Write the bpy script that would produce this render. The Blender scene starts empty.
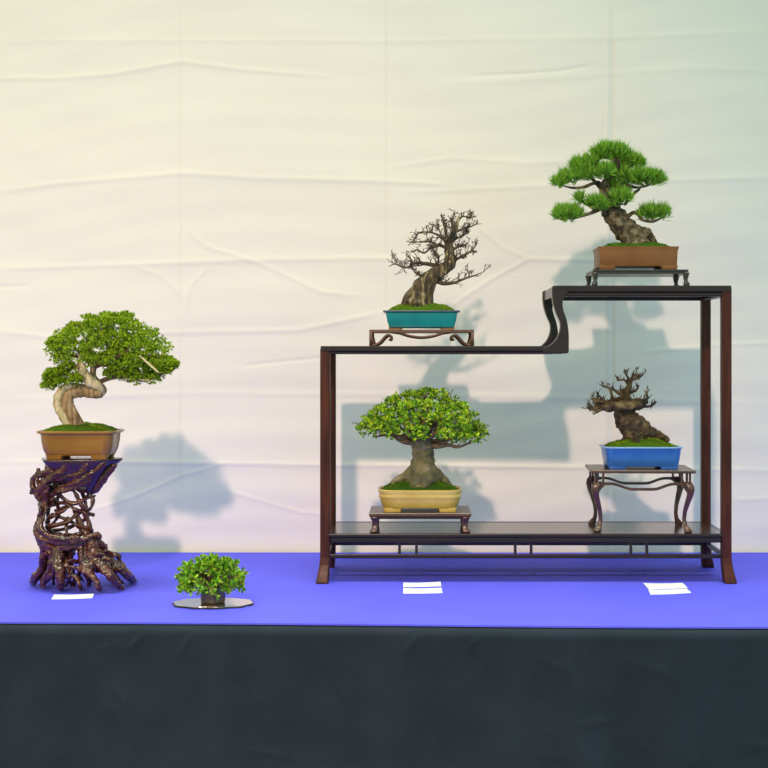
import bpy, bmesh, math, random
import numpy as np
from mathutils import Vector, noise as mnoise

random.seed(7)
RNG = np.random.default_rng(11)
scene = bpy.context.scene
COL = scene.collection

# ------------------------------------------------------------------ camera
FPX, CX, CY, CAMY, CAMZ = 1400.0, 415.0, 358.0, -2.8, 0.45
cd = bpy.data.cameras.new('camera')
cam = bpy.data.objects.new('camera', cd)
COL.objects.link(cam)
cam.location = (0, CAMY, CAMZ)
cam.rotation_euler = (math.pi / 2, 0, 0)
cd.sensor_width = 36.0
cd.lens = 36.0 * FPX / 768.0
cd.shift_x = -(CX - 384) / 768.0
cd.shift_y = -(384 - CY) / 768.0
cd.clip_start = 0.05
scene.camera = cam


def W(px, py, Y):
    D = Y - CAMY
    return ((px - CX) * D / FPX, Y, CAMZ - (py - CY) * D / FPX)


class Frame:
    """local frame standing at (pixel column, depth, base height)"""
    def __init__(self, px, Y, z0):
        self.o = (W(px, CY, Y)[0], Y, z0)
        self.Y = Y
        self.s = (Y - CAMY) / FPX          # metres per photo pixel

    def p(self, px, py, dy=0.0):
        w = W(px, py, self.Y + dy)
        return (w[0] - self.o[0], dy, w[2] - self.o[2])


# ------------------------------------------------------------------ materials
def mat(name, base, rough=0.5, metal=0.0, var=None, scale=30.0, stretch=(1, 1, 1), detail=4.0,
        bump=0.0, bump_scale=None, spec=0.5, coat=0.0, island=None, trans=0.0, sheen=0.0, ramp=None, bstretch=None):
    m = bpy.data.materials.new(name)
    m.use_nodes = True
    nt = m.node_tree
    b = nt.nodes['Principled BSDF']
    b.inputs['Base Color'].default_value = (*base, 1)
    b.inputs['Roughness'].default_value = rough
    b.inputs['Metallic'].default_value = metal
    b.inputs['Specular IOR Level'].default_value = spec
    b.inputs['Coat Weight'].default_value = coat
    b.inputs['Coat Roughness'].default_value = 0.15
    if sheen:
        b.inputs['Sheen Weight'].default_value = sheen
    tc = nt.nodes.new('ShaderNodeTexCoord')

    def mapping(st):
        mp = nt.nodes.new('ShaderNodeMapping')
        mp.inputs['Scale'].default_value = st
        nt.links.new(tc.outputs['Object'], mp.inputs['Vector'])
        return mp
    if var is not None or ramp is not None:
        nz = nt.nodes.new('ShaderNodeTexNoise')
        nz.inputs['Scale'].default_value = scale
        nz.inputs['Detail'].default_value = detail
        nt.links.new(mapping(stretch).outputs[0], nz.inputs['Vector'])
        cr = nt.nodes.new('ShaderNodeValToRGB')
        if ramp is None:
            cr.color_ramp.elements[0].color = (*base, 1)
            cr.color_ramp.elements[1].color = (*var, 1)
            cr.color_ramp.elements[0].position = 0.35
            cr.color_ramp.elements[1].position = 0.65
        else:
            els = cr.color_ramp.elements
            els[0].position, els[0].color = ramp[0][0], (*ramp[0][1], 1)
            els[1].position, els[1].color = ramp[-1][0], (*ramp[-1][1], 1)
            for pos, c in ramp[1:-1]:
                e = els.new(pos)
                e.color = (*c, 1)
        nt.links.new(nz.outputs['Fac'], cr.inputs['Fac'])
        nt.links.new(cr.outputs['Color'], b.inputs['Base Color'])
    if island is not None:
        ge = nt.nodes.new('ShaderNodeNewGeometry')
        cr = nt.nodes.new('ShaderNodeValToRGB')
        els = cr.color_ramp.elements
        els[0].position, els[0].color = 0.0, (*island[0], 1)
        els[1].position, els[1].color = 1.0, (*island[-1], 1)
        for i, c in enumerate(island[1:-1]):
            e = els.new((i + 1) / (len(island) - 1))
            e.color = (*c, 1)
        nt.links.new(ge.outputs['Random Per Island'], cr.inputs['Fac'])
        nt.links.new(cr.outputs['Color'], b.inputs['Base Color'])
        if trans:
            tr = nt.nodes.new('ShaderNodeBsdfTranslucent')
            mx = nt.nodes.new('ShaderNodeMixShader')
            mx.inputs[0].default_value = trans
            nt.links.new(cr.outputs['Color'], tr.inputs['Color'])
            nt.links.new(b.outputs[0], mx.inputs[1])
            nt.links.new(tr.outputs[0], mx.inputs[2])
            nt.links.new(mx.outputs[0], nt.nodes['Material Output'].inputs['Surface'])
    if bump:
        nz = nt.nodes.new('ShaderNodeTexNoise')
        nz.inputs['Scale'].default_value = bump_scale or scale
        nz.inputs['Detail'].default_value = 6
        nt.links.new(mapping(bstretch or stretch).outputs[0], nz.inputs['Vector'])
        bp = nt.nodes.new('ShaderNodeBump')
        bp.inputs['Strength'].default_value = bump
        bp.inputs['Distance'].default_value = 0.004
        nt.links.new(nz.outputs['Fac'], bp.inputs['Height'])
        nt.links.new(bp.outputs[0], b.inputs['Normal'])
    return m


M = {}
M['backdrop'] = mat('backdrop_cloth', (0.80, 0.77, 0.745), 0.9, var=(0.825, 0.795, 0.77), scale=3.0,
                    bump=0.10, bump_scale=60, bstretch=(0.4, 1, 2.5), spec=0.1, sheen=0.0)
M['floor'] = mat('floor_grey', (0.25, 0.25, 0.26), 0.6, var=(0.3, 0.3, 0.3), scale=6)
M['black_cloth'] = mat('black_cloth', (0.012, 0.020, 0.036), 0.85, var=(0.016, 0.025, 0.044), scale=14,
                       bump=0.35, bump_scale=350, spec=0.15, sheen=0.12)
M['blue_felt'] = mat('blue_felt', (0.098, 0.098, 0.88), 0.7, var=(0.108, 0.108, 0.90), scale=5, bump=0.08,
                     bump_scale=500, spec=0.22)
M['rosewood'] = mat('rosewood', (0.030, 0.007, 0.005), 0.38, var=(0.078, 0.018, 0.011), scale=16, stretch=(6, 6, 0.6),
                    spec=0.2, coat=0.0)
M['rosewood_rail'] = mat('rosewood_rail', (0.014, 0.008, 0.011), 0.25, var=(0.024, 0.012, 0.013), scale=16,
                         stretch=(0.5, 6, 6), spec=0.38, coat=0.0)
M['board'] = mat('shelf_board', (0.030, 0.018, 0.016), 0.22, var=(0.058, 0.033, 0.026), scale=14, stretch=(0.5, 8, 8),
                 spec=0.5, coat=0.35)
M['redwood'] = mat('reddish_wood', (0.040, 0.013, 0.009), 0.33, var=(0.085, 0.030, 0.019), scale=20, stretch=(0.6, 5, 3),
                   spec=0.5, coat=0.2)
M['scrollwood'] = mat('scroll_wood', (0.075, 0.033, 0.024), 0.45, var=(0.125, 0.062, 0.046), scale=20, stretch=(0.6, 5, 3), spec=0.4)
M['blackwood'] = mat('black_wood', (0.014, 0.012, 0.014), 0.3, var=(0.03, 0.026, 0.027), scale=20, stretch=(0.6, 5, 3), coat=0.2)
M['rootwood'] = mat('root_wood', (0.026, 0.005, 0.004), 0.25, var=(0.095, 0.022, 0.011), scale=28, bump=0.35, bump_scale=70,
                    spec=0.5, coat=0.3)
M['rootplate'] = mat('root_plate', (0.022, 0.005, 0.012), 0.25, var=(0.050, 0.012, 0.022), scale=28, bump=0.2, bump_scale=70,
                     spec=0.5, coat=0.4)
M['ochre'] = mat('ochre_glaze', (0.225, 0.098, 0.014), 0.3, var=(0.29, 0.13, 0.022), scale=14, spec=0.5, coat=0.2)
M['teal'] = mat('teal_glaze', (0.0, 0.175, 0.235), 0.22, var=(0.0, 0.225, 0.285), scale=25, spec=0.5, coat=0.3)
M['teal_rim'] = mat('dark_rim', (0.035, 0.055, 0.11), 0.3, var=(0.05, 0.07, 0.14), scale=25)
M['clay'] = mat('bare_clay', (0.28, 0.15, 0.075), 0.6, var=(0.34, 0.19, 0.10), scale=40)
M['brown_pot'] = mat('brown_stoneware', (0.165, 0.064, 0.016), 0.42, var=(0.215, 0.09, 0.026), scale=22, spec=0.45)
M['cream'] = mat('cream_glaze', (0.52, 0.36, 0.075), 0.25, var=(0.60, 0.44, 0.11), scale=18, spec=0.5, coat=0.3)
M['blue_pot'] = mat('blue_glaze', (0.026, 0.13, 0.52), 0.28, var=(0.034, 0.16, 0.58), scale=22, spec=0.5, coat=0.2)
M['blue_rim'] = mat('pale_blue_rim', (0.20, 0.38, 0.72), 0.3, var=(0.25, 0.43, 0.75), scale=22)
M['dark_pot'] = mat('dark_pot', (0.030, 0.020, 0.015), 0.35, var=(0.075, 0.048, 0.034), scale=40, coat=0.2)
M['tray'] = mat('mirror_black_tray', (0.88, 0.82, 0.74), 0.14, metal=1.0, var=(0.82, 0.77, 0.70), scale=10)
M['tray_edge'] = mat('tray_edge', (0.02, 0.018, 0.018), 0.4, var=(0.03, 0.025, 0.02), scale=30)
M['paper'] = mat('white_card', (0.86, 0.86, 0.88), 0.7, var=(0.9, 0.9, 0.92), scale=10, spec=0.2)
M['moss'] = mat('moss', (0.075, 0.19, 0.012), 0.9, spec=0.1, island=[(0.045, 0.095, 0.006), (0.13, 0.24, 0.010), (0.25, 0.35, 0.02)])
M['moss_dark'] = mat('moss_dark', (0.05, 0.14, 0.012), 0.9, spec=0.1, island=[(0.03, 0.075, 0.008), (0.075, 0.18, 0.010), (0.14, 0.26, 0.016)])
M['bark_juniper'] = mat('juniper_bark', (0.17, 0.085, 0.04), 0.65, ramp=[(0.32, (0.10, 0.055, 0.03)), (0.5, (0.30, 0.19, 0.10)), (0.68, (0.46, 0.34, 0.21))],
                        scale=50, stretch=(3, 3, 0.6), bump=0.7, bump_scale=45)
M['deadwood'] = mat('bleached_deadwood', (0.5, 0.42, 0.27), 0.65, ramp=[(0.3, (0.20, 0.14, 0.07)), (0.45, (0.50, 0.41, 0.24)), (0.7, (0.68, 0.60, 0.43))],
                    scale=50, stretch=(3, 3, 0.6), bump=0.6, bump_scale=45)
M['bark_streak'] = mat('streaked_bark', (0.1, 0.07, 0.04), 0.8, ramp=[(0.36, (0.022, 0.013, 0.007)), (0.52, (0.075, 0.050, 0.025)), (0.68, (0.34, 0.27, 0.15))],
                       scale=70, stretch=(2.2, 2.2, 0.22), bump=0.9, bump_scale=60)
M['twig_olive'] = mat('twig_grey_brown', (0.045, 0.028, 0.018), 0.8, var=(0.12, 0.08, 0.05), scale=60, bump=0.4)
M['bark_knobby'] = mat('knobby_bark', (0.07, 0.045, 0.022), 0.8, ramp=[(0.35, (0.022, 0.013, 0.006)), (0.52, (0.075, 0.046, 0.018)), (0.72, (0.21, 0.15, 0.065))],
                       scale=55, bump=0.9, bump_scale=80)
M['bark_pine'] = mat('pine_bark', (0.07, 0.05, 0.03), 0.85, ramp=[(0.36, (0.025, 0.018, 0.01)), (0.5, (0.10, 0.075, 0.04)), (0.64, (0.21, 0.17, 0.11))],
                     scale=75, bump=1.0, bump_scale=90)
M['bark_mossy'] = mat('mossy_bark', (0.10, 0.09, 0.045), 0.8, ramp=[(0.32, (0.055, 0.05, 0.022)), (0.5, (0.135, 0.125, 0.055)), (0.62, (0.21, 0.165, 0.09)), (0.74, (0.40, 0.35, 0.25))],
                      scale=38, bump=0.8, bump_scale=70)
M['branch_brown'] = mat('branch_brown', (0.12, 0.07, 0.035), 0.8, var=(0.22, 0.14, 0.075), scale=60, bump=0.4)
M['leaf_juniper'] = mat('juniper_foliage', (0.08, 0.2, 0.02), 0.7, spec=0.2, trans=0.12,
                        island=[(0.03, 0.07, 0.008), (0.17, 0.29, 0.010), (0.32, 0.50, 0.016), (0.50, 0.62, 0.03)])
M['needle'] = mat('pine_needles', (0.06, 0.2, 0.03), 0.6, spec=0.25, trans=0.12,
                  island=[(0.03, 0.10, 0.018), (0.13, 0.34, 0.03), (0.20, 0.46, 0.035), (0.36, 0.58, 0.06)])
M['leaf_broad'] = mat('oval_leaves', (0.1, 0.25, 0.02), 0.45, spec=0.35, trans=0.15,
                      island=[(0.03, 0.10, 0.014), (0.11, 0.30, 0.022), (0.26, 0.54, 0.02), (0.46, 0.68, 0.025), (0.72, 0.80, 0.05)])
M['leaf_accent'] = mat('accent_leaves', (0.1, 0.25, 0.02), 0.45, spec=0.35, trans=0.15,
                       island=[(0.03, 0.11, 0.012), (0.11, 0.33, 0.018), (0.22, 0.52, 0.02), (0.36, 0.60, 0.03), (0.22, 0.17, 0.035)])


# ------------------------------------------------------------------ mesh tools
class MB:
    def __init__(self):
        self.v, self.f, self.n = [], [], 0

    def add(self, verts, faces):
        verts = np.asarray(verts, float)
        self.v.append(verts)
        o = self.n
        self.f.extend([tuple(int(i) + o for i in fc) for fc in faces])
        self.n += len(verts)

    def box(self, x0, x1, y0, y1, z0, z1):
        self.add([(x0, y0, z0), (x1, y0, z0), (x1, y1, z0), (x0, y1, z0), (x0, y0, z1), (x1, y0, z1), (x1, y1, z1), (x0, y1, z1)],
                 [(3, 2, 1, 0), (4, 5, 6, 7), (0, 1, 5, 4), (1, 2, 6, 5), (2, 3, 7, 6), (3, 0, 4, 7)])

    def loft(self, rings, cap0=True, cap1=True):
        n = len(rings[0])
        vs = [p for r in rings for p in r]
        fs = []
        for k in range(len(rings) - 1):
            a, b = k * n, (k + 1) * n
            for i in range(n):
                j = (i + 1) % n
                fs.append((a + i, a + j, b + j, b + i))
        if cap0:
            fs.append(tuple(range(n - 1, -1, -1)))
        if cap1:
            fs.append(tuple((len(rings) - 1) * n + i for i in range(n)))
        self.add(vs, fs)

    def prism_y(self, poly, y0, y1):
        """polygon of (x, z) extruded along y"""
        self.loft([[(x, y0, z) for x, z in poly], [(x, y1, z) for x, z in poly]])

    def tube(self, pts, rads, seg=8, sub=4, wob=0.0, flat=1.0, seed=0.0):
        pts = np.asarray(pts, float)
        rads = np.broadcast_to(np.asarray(rads, float), (len(pts),)) if np.ndim(rads) else np.full(len(pts), float(rads))
        P, R = [], []
        n = len(pts)
        for i in range(n - 1):
            p0, p1, p2, p3 = pts[max(i - 1, 0)], pts[i], pts[i + 1], pts[min(i + 2, n - 1)]
            for k in range(sub):
                t = k / sub
                P.append(0.5 * ((2 * p1) + (-p0 + p2) * t + (2 * p0 - 5 * p1 + 4 * p2 - p3) * t * t + (-p0 + 3 * p1 - 3 * p2 + p3) * t ** 3))
                R.append(rads[i] * (1 - t) + rads[i + 1] * t)
        P.append(pts[-1]); R.append(rads[-1])
        P = np.array(P); R = np.array(R)
        T = np.gradient(P, axis=0)
        T /= np.linalg.norm(T, axis=1)[:, None] + 1e-12
        ref = np.array([0, 1.0, 0])
        if abs(T[0] @ ref) > 0.9:
            ref = np.array([1.0, 0, 0])
        N = ref - T[0] * (ref @ T[0]); N /= np.linalg.norm(N)
        ang = np.linspace(0, 2 * math.pi, seg, endpoint=False)
        rings = []
        for i in range(len(P)):
            N = N - T[i] * (N @ T[i]); N /= np.linalg.norm(N) + 1e-12
            B = np.cross(T[i], N)
            r = np.full(seg, R[i])
            if wob:
                r = r * (1 + wob * np.sin(ang * 3 + i * 0.35 + seed) * 0.5 + wob * np.sin(ang * 5 - i * 0.5 + seed * 2) * 0.4
                         + wob * 0.6 * math.sin(i * 1.3 + seed))
            rings.append(P[i] + np.outer(r * np.cos(ang) * flat, N) + np.outer(r * np.sin(ang), B))
        # rounded tips
        r0 = P[0] - T[0] * R[0] * 0.5 + (rings[0] - P[0]) * 0.55
        r1 = P[-1] + T[-1] * R[-1] * 0.5 + (rings[-1] - P[-1]) * 0.55
        self.loft([r0] + rings + [r1])

    def blob(self, c, r, amp=0.15, seed=0.0, nu=18, nv=10):
        rings = []
        for j in range(nv + 1):
            th = math.pi * (j + 0.02) / (nv + 0.04)
            ring = []
            for i in range(nu):
                ph = 2 * math.pi * i / nu
                d = Vector((math.sin(th) * math.cos(ph), math.sin(th) * math.sin(ph), -math.cos(th)))
                k = 1 + amp * mnoise.noise(d * 2.2 + Vector((seed, seed * 2, 0)))
                ring.append((c[0] + d.x * r[0] * k, c[1] + d.y * r[1] * k, c[2] + d.z * r[2] * k))
            rings.append(ring)
        self.loft(rings)

    def build(self, name, m, parent=None, smooth=True, bevel=0.0, remesh=0.0, loc=None):
        me = bpy.data.meshes.new(name)
        me.from_pydata(np.concatenate(self.v).tolist(), [], self.f)
        me.materials.append(m)
        if smooth:
            me.polygons.foreach_set('use_smooth', [True] * len(me.polygons))
        me.update()
        o = bpy.data.objects.new(name, me)
        COL.objects.link(o)
        if parent is not None:
            o.parent = parent
        if loc is not None:
            o.location = loc
        if remesh:
            md = o.modifiers.new('remesh', 'REMESH')
            md.mode = 'VOXEL'; md.voxel_size = remesh; md.use_smooth_shade = True
            ms = o.modifiers.new('smooth', 'SMOOTH')
            ms.factor = 0.5; ms.iterations = 3
        if bevel:
            md = o.modifiers.new('bevel', 'BEVEL')
            md.width = bevel; md.segments = 2; md.limit_method = 'ANGLE'; md.angle_limit = math.radians(35)
        return o


def rrect(hw, hd, z, rc, n=6, cx=0.0, cy=0.0, notch=0.0):
    """ring of a rounded rectangle, counter-clockwise seen from above"""
    pts = []
    rc = min(rc, hw - 1e-4, hd - 1e-4)
    for sx, sy, a0 in ((1, 1, 0), (-1, 1, 90), (-1, -1, 180), (1, -1, 270)):
        for k in range(n + 1):
            a = math.radians(a0 + 90 * k / n)
            q = rc - (notch if k in (0, n) else 0.0)
            pts.append((cx + sx * (hw - rc) + q * math.cos(a), cy + sy * (hd - rc) + q * math.sin(a), z))
    return pts


def tag(o, label, cat=None, group=None, kind=None):
    if label:
        o['label'] = label
    if cat:
        o['category'] = cat
    if group:
        o['group'] = group
    if kind:
        o['kind'] = kind
    return o


def thing(name, label, cat, loc=(0, 0, 0), group=None):
    o = bpy.data.objects.new(name, None)
    COL.objects.link(o)
    o.location = loc
    o.empty_display_size = 0.05
    return tag(o, label, cat, group)


# ------------------------------------------------------------------ setting: floor, backdrop
FLOORZ = -0.75
mb = MB()
mb.box(-2.6, 2.6, -3.6, 0.62, FLOORZ - 0.05, FLOORZ)
tag(mb.build('floor', M['floor'], smooth=False), 'grey floor under the draped table', kind='structure')

WALLY = 0.455
folds = [  # photo-pixel polylines of the creases in the hanging cloth, height in mm, half-width in mm
    ([(-20, 41), (180, 40), (384, 41), (610, 38), (790, 30)], 1.0, 6),
    ([(-20, 78), (60, 78), (110, 74), (182, 61), (240, 69), (330, 76)], 1.7, 5),
    ([(470, 76), (520, 74), (560, 71), (596, 65)], -2.0, 3.2),
    ([(440, 84), (560, 78), (690, 68), (790, 72)], 0.9, 7),
    ([(-20, 194), (60, 183), (182, 173), (260, 178), (384, 181), (470, 186)], 1.5, 6),
    ([(390, 168), (450, 158), (530, 163), (600, 160)], 1.0, 6),
    ([(400, 193), (560, 185), (620, 181), (790, 177)], 1.2, 6),
    ([(-20, 269), (140, 264), (240, 260), (384, 258), (470, 262)], 1.4, 6),
    ([(182, 226), (206, 246), (262, 264), (322, 292), (360, 296)], 1.3, 5),
    ([(128, 264), (160, 275), (183, 296), (184, 330)], 0.9, 6),
    ([(208, 266), (190, 286), (184, 312)], 1.0, 5),
    ([(-20, 329), (50, 337), (140, 333), (300, 330), (384, 312), (400, 305)], 1.3, 6),
    ([(-20, 287), (30, 286)], -1.3, 3),
    ([(240, 366), (300, 360), (330, 357)], -1.2, 3),
    ([(448, 308), (490, 280), (528, 259), (585, 260), (640, 257)], 1.4, 5),
    ([(478, 226), (500, 246), (528, 259)], 0.9, 5),
    ([(640, 352), (720, 345), (790, 342)], 1.0, 5),
    ([(-20, 462), (130, 462), (330, 465), (480, 466), (620, 468), (790, 471)], 1.4, 5),
    ([(88, 512), (140, 494), (180, 476), (230, 462)], 1.0, 4),
    ([(225, 490), (300, 512), (340, 516)], 0.9, 4),
    ([(-20, 400), (200, 393), (345, 394), (500, 396), (790, 404)], 0.8, 7),
    ([(735, 500), (790, 497)], 0.9, 5),
    ([(182, -20), (182, 330), (181, 552)], -2.0, 1.8),
    ([(388, -20), (389, 552)], -2.2, 1.9),
    ([(607, -20), (608, 552)], 3.0, 2.6),
    ([(613, -20), (613, 552)], -2.6, 2.0),
]


def wall_mesh():
    xs = np.concatenate([np.linspace(-2.6, -1.05, 24, endpoint=False), np.linspace(-1.05, 0.98, 500, endpoint=False), np.linspace(0.98, 2.6, 26)])
    zs = np.concatenate([np.linspace(FLOORZ, -0.06, 14, endpoint=False), np.linspace(-0.06, 1.36, 380, endpoint=False), np.linspace(1.36, 2.3, 16)])
    X, Z = np.meshgrid(xs, zs)
    d = (0.004 * np.sin(X * 3.1 + 0.7) * np.sin(Z * 2.2 + 0.4) + 0.0016 * np.sin(Z * 17 + 1.5 * np.sin(X * 3.0))
         + 0.0007 * np.sin(Z * 41 + X * 6 + 2.0 * np.sin(X * 7.0)) + 0.0004 * np.sin(Z * 93 - X * 9 + 3 * np.sin(X * 5.0 + 1)))
    D = WALLY - CAMY
    for pl, h, w in folds:
        p = np.array([((px - CX) * D / FPX, CAMZ - (py - CY) * D / FPX) for px, py in pl])
        best = np.full(X.shape, 9.0)
        tpar = np.zeros(X.shape)
        seglen = np.linalg.norm(np.diff(p, axis=0), axis=1)
        tot = seglen.sum(); acc = 0
        for i in range(len(p) - 1):
            a, b = p[i], p[i + 1]
            ab = b - a
            t = np.clip(((X - a[0]) * ab[0] + (Z - a[1]) * ab[1]) / (ab @ ab), 0, 1)
            dd = np.hypot(X - a[0] - t * ab[0], Z - a[1] - t * ab[1])
            up = dd < best
            best = np.where(up, dd, best)
            tpar = np.where(up, (acc + t * seglen[i]) / tot, tpar)
            acc += seglen[i]
        fade = np.clip(np.minimum(tpar, 1 - tpar) * 9, 0, 1)
        d += 1.35 * h * 0.001 * np.exp(-(best / (w * 0.001)) ** 2) * (0.25 + 0.75 * fade)
    Y = WALLY - d
    nx, nz = len(xs), len(zs)
    vs = np.stack([X.ravel(), Y.ravel(), Z.ravel()], 1)
    i = np.arange((nz - 1) * nx).reshape(nz - 1, nx)[:, :-1].ravel()
    fs = np.stack([i, i + 1, i + nx + 1, i + nx], 1)
    mb = MB()
    mb.add(vs, fs.tolist())
    return mb


tag(wall_mesh().build('wall_back', M['backdrop']), 'creased off-white cloth backdrop hanging behind the display', kind='structure')

# ------------------------------------------------------------------ table covers
YF_L, YF_R = -0.405, -0.452           # the front edge runs very slightly askew


def front_edge(x):
    t = (x + 0.75) / 1.3
    return YF_L + (YF_R - YF_L) * min(max(t, -0.4), 1.25) - 0.004 * math.sin(x * 5)


def black_cloth():
    mb = MB()
    rc_ = random.Random(12)
    creases = [(-0.455, -0.012, -0.49, -0.05, 0.003, 0.004), (-0.375, -0.012, -0.40, -0.055, 0.003, 0.004), (0.005, -0.015, -0.02, -0.05, 0.0025, 0.004), (0.11, -0.014, 0.085, -0.045, 0.0025, 0.004)]
    for _ in range(34):
        x_, z_ = rc_.uniform(-0.8, 0.8), rc_.uniform(-0.24, -0.03)
        a_ = rc_.uniform(-0.5, 0.5) + math.pi / 2 * (rc_.random() < 0.6)
        l_ = rc_.uniform(0.03, 0.12)
        creases.append((x_, z_, x_ + l_ * math.cos(a_), z_ - l_ * math.sin(a_), rc_.uniform(0.0008, 0.0018), rc_.uniform(0.004, 0.009)))
    xs = np.linspace(-1.5, 1.5, 900)
    prof = [(-1, 0.435, -0.0045), (-2, 0.0, -0.0045), (0, 0.0, -0.0045), (0, -0.006, -0.006), (0, -0.010, -0.014)] + \
           [(0, -0.011, z) for z in np.concatenate([np.linspace(-0.018, -0.25, 60), np.linspace(-0.27, FLOORZ + 0.002, 16)])]
    rows = []
    for kind, dy, z in prof:
        row = []
        for x in xs:
            if kind == -1:
                y = dy
            elif kind == -2:
                y = 0.1
            else:
                y = front_edge(x) + dy
                if z < -0.02:
                    k = min(1.0, (-0.02 - z) / 0.25)
                    y += k * (0.007 * math.sin(x * 17 + 1.2 * math.sin(x * 5)) + 0.004 * math.sin(x * 41 + z * 3))
                    y -= 0.03 * k * k * (-z / 0.75)
                    for (x0, z0, x1, z1, hh, ww) in creases:
                        t = ((x - x0) * (x1 - x0) + (z - z0) * (z1 - z0)) / ((x1 - x0) ** 2 + (z1 - z0) ** 2)
                        if -0.2 < t < 1.2:
                            dist = abs((x - x0) * (z1 - z0) - (z - z0) * (x1 - x0)) / math.hypot(x1 - x0, z1 - z0)
                            y -= hh * math.exp(-(dist / ww) ** 2) * max(0.0, 1 - abs(2 * t - 1) ** 2)
            row.append((x, y, z))
        rows.append(row)
    n = len(xs)
    fs = []
    for r in range(len(rows) - 1):
        for i in range(n - 1):
            fs.append((r * n + i, (r + 1) * n + i, (r + 1) * n + i + 1, r * n + i + 1))
    mb.add([p for r in rows for p in r], fs)
    return mb


tag(black_cloth().build('tablecloth', M['black_cloth']),
    'plain black cloth hanging over the front of the display table', 'tablecloth')


def blue_runner():
    mb = MB()
    xs = np.linspace(-1.5, 1.5, 160)
    top, bot = [], []
    ys = np.linspace(0, 1, 12)
    rows = []
    for x in xs:
        yf = front_edge(x) - 0.004
        rows.append([(x, yf + (0.44 - yf) * t, 0.0) for t in ys])
    m_ = len(ys)
    v = [p for r in rows for p in r] + [(p[0], p[1], -0.003) for r in rows for p in r]
    N = len(rows) * m_
    fs = []
    for i in range(len(rows) - 1):
        for j in range(m_ - 1):
            a = i * m_ + j
            fs.append((a, a + m_, a + m_ + 1, a + 1))
            fs.append((N + a, N + a + 1, N + a + m_ + 1, N + a + m_))
        a, b = i * m_, (i + 1) * m_
        fs.append((a, N + a, N + b, b))
        a, b = i * m_ + m_ - 1, (i + 1) * m_ + m_ - 1
        fs.append((a, b, N + b, N + a))
    mb.add(v, fs)
    return mb


tag(blue_runner().build('table_runner', M['blue_felt'], smooth=False),
    'bright blue felt cover laid over the whole table top', 'table cover')

# ------------------------------------------------------------------ display rack
RX0, RX1, RD = -0.190, 0.634, 0.217
LW = 0.020                       # leg thickness
ZS, ZT, ZB = 0.474, 0.595, 0.098   # step top, upper top, lower shelf top
rack = thing('display_rack', 'dark rosewood stepped display rack with an S-shaped bracket and flared feet', 'display rack', (0, 0, 0))


def rack_leg(xo, sx, yo, sy, ztop, toe):
    """xo, yo: outer corner; sx, sy: direction pointing outwards"""
    mb = MB()
    rings = []
    for z in [0, 0.006, 0.014, 0.024, 0.036, 0.05, 0.07, ztop - 0.02, ztop - 0.006, ztop - 0.0005]:
        k = max(0.0, 1 - z / 0.055)
        fx = 0.0085 * k ** 1.7 * sx
        fy = (0.016 if toe else 0.006) * k ** 1.7 * sy
        thin = 0.004 * (k ** 1.2)
        xo_, yo_ = xo + fx, yo + fy
        inset = 0.003 if z > ztop - 0.002 else 0
        xi, yi = xo - sx * LW + fx * 0.35 + 0 * thin * sx, yo - sy * LW + fy * 0.5
        xo_ -= sx * inset
        a = [(xo_, yo_, z), (xi, yo_, z), (xi, yi, z), (xo_, yi, z)]
        if sx * sy > 0:
            a = a[::-1]
        rings.append(a)
    mb.loft(rings)
    return mb


for xo, sx, zt in ((RX0, -1, ZS), (RX1, 1, ZT)):
    for yo, sy in ((0.0, -1), (RD, 1)):
        rack_leg(xo, sx, yo, sy, zt, sy < 0).build('leg', M['rosewood'], rack, smooth=False, bevel=0.003)


def rack_rail(x0, x1, ztop, y0, front=True, h1=0.0115, h2=0.008):
    mb = MB()
    s = 1 if front else -1
    ya, yb = (y0, y0 + 0.019) if front else (y0 - 0.019, y0)
    mb.box(x0, x1, ya, yb, ztop - h1, ztop)
    mb.box(x0 + 0.004, x1 - 0.004, ya + 0.004, yb - 0.004, ztop - h1 - h2, ztop - h1 + 0.0002)
    return mb


UX0 = 0.276      # left end of the upper shelf
for y0, fr in ((-0.001, True), (RD + 0.001, False)):
    rack_rail(RX0 + 0.001, 0.300, ZS, y0, fr, 0.011, 0.005).build('rail', M['rosewood_rail'], rack, smooth=False, bevel=0.002)
    rack_rail(UX0, RX1 - 0.001, ZT, y0, fr, 0.013, 0.009).build('rail', M['rosewood_rail'], rack, smooth=False, bevel=0.002)
    rack_rail(RX0 + LW - 0.004, RX1 - LW + 0.004, ZB, y0 + (0.001 if fr else -0.001), fr, 0.0065, 0.0115).build('rail', M['rosewood_rail'], rack, smooth=False, bevel=0.0015)
    # low stretcher with its three pairs of short spindles
    mb = MB()
    ya = 0.006 if fr else RD - 0.014
    mb.box(RX0 + LW - 0.004, RX1 - LW + 0.004, ya, ya + 0.008, 0.048, 0.0565)
    mb.build('stretcher', M['rosewood_rail'], rack, smooth=False, bevel=0.0012)
    for px in (399.5, 416.5, 515.5, 531.5, 631.5, 647.5):
        x = (px - CX) * 0.002
        mb = MB()
        mb.box(x - 0.0028, x + 0.0028, ya + 0.0012, ya + 0.0068, 0.056, 0.081)
        mb.build('spindle', M['rosewood_rail'], rack, smooth=False, bevel=0.0008)


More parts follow.
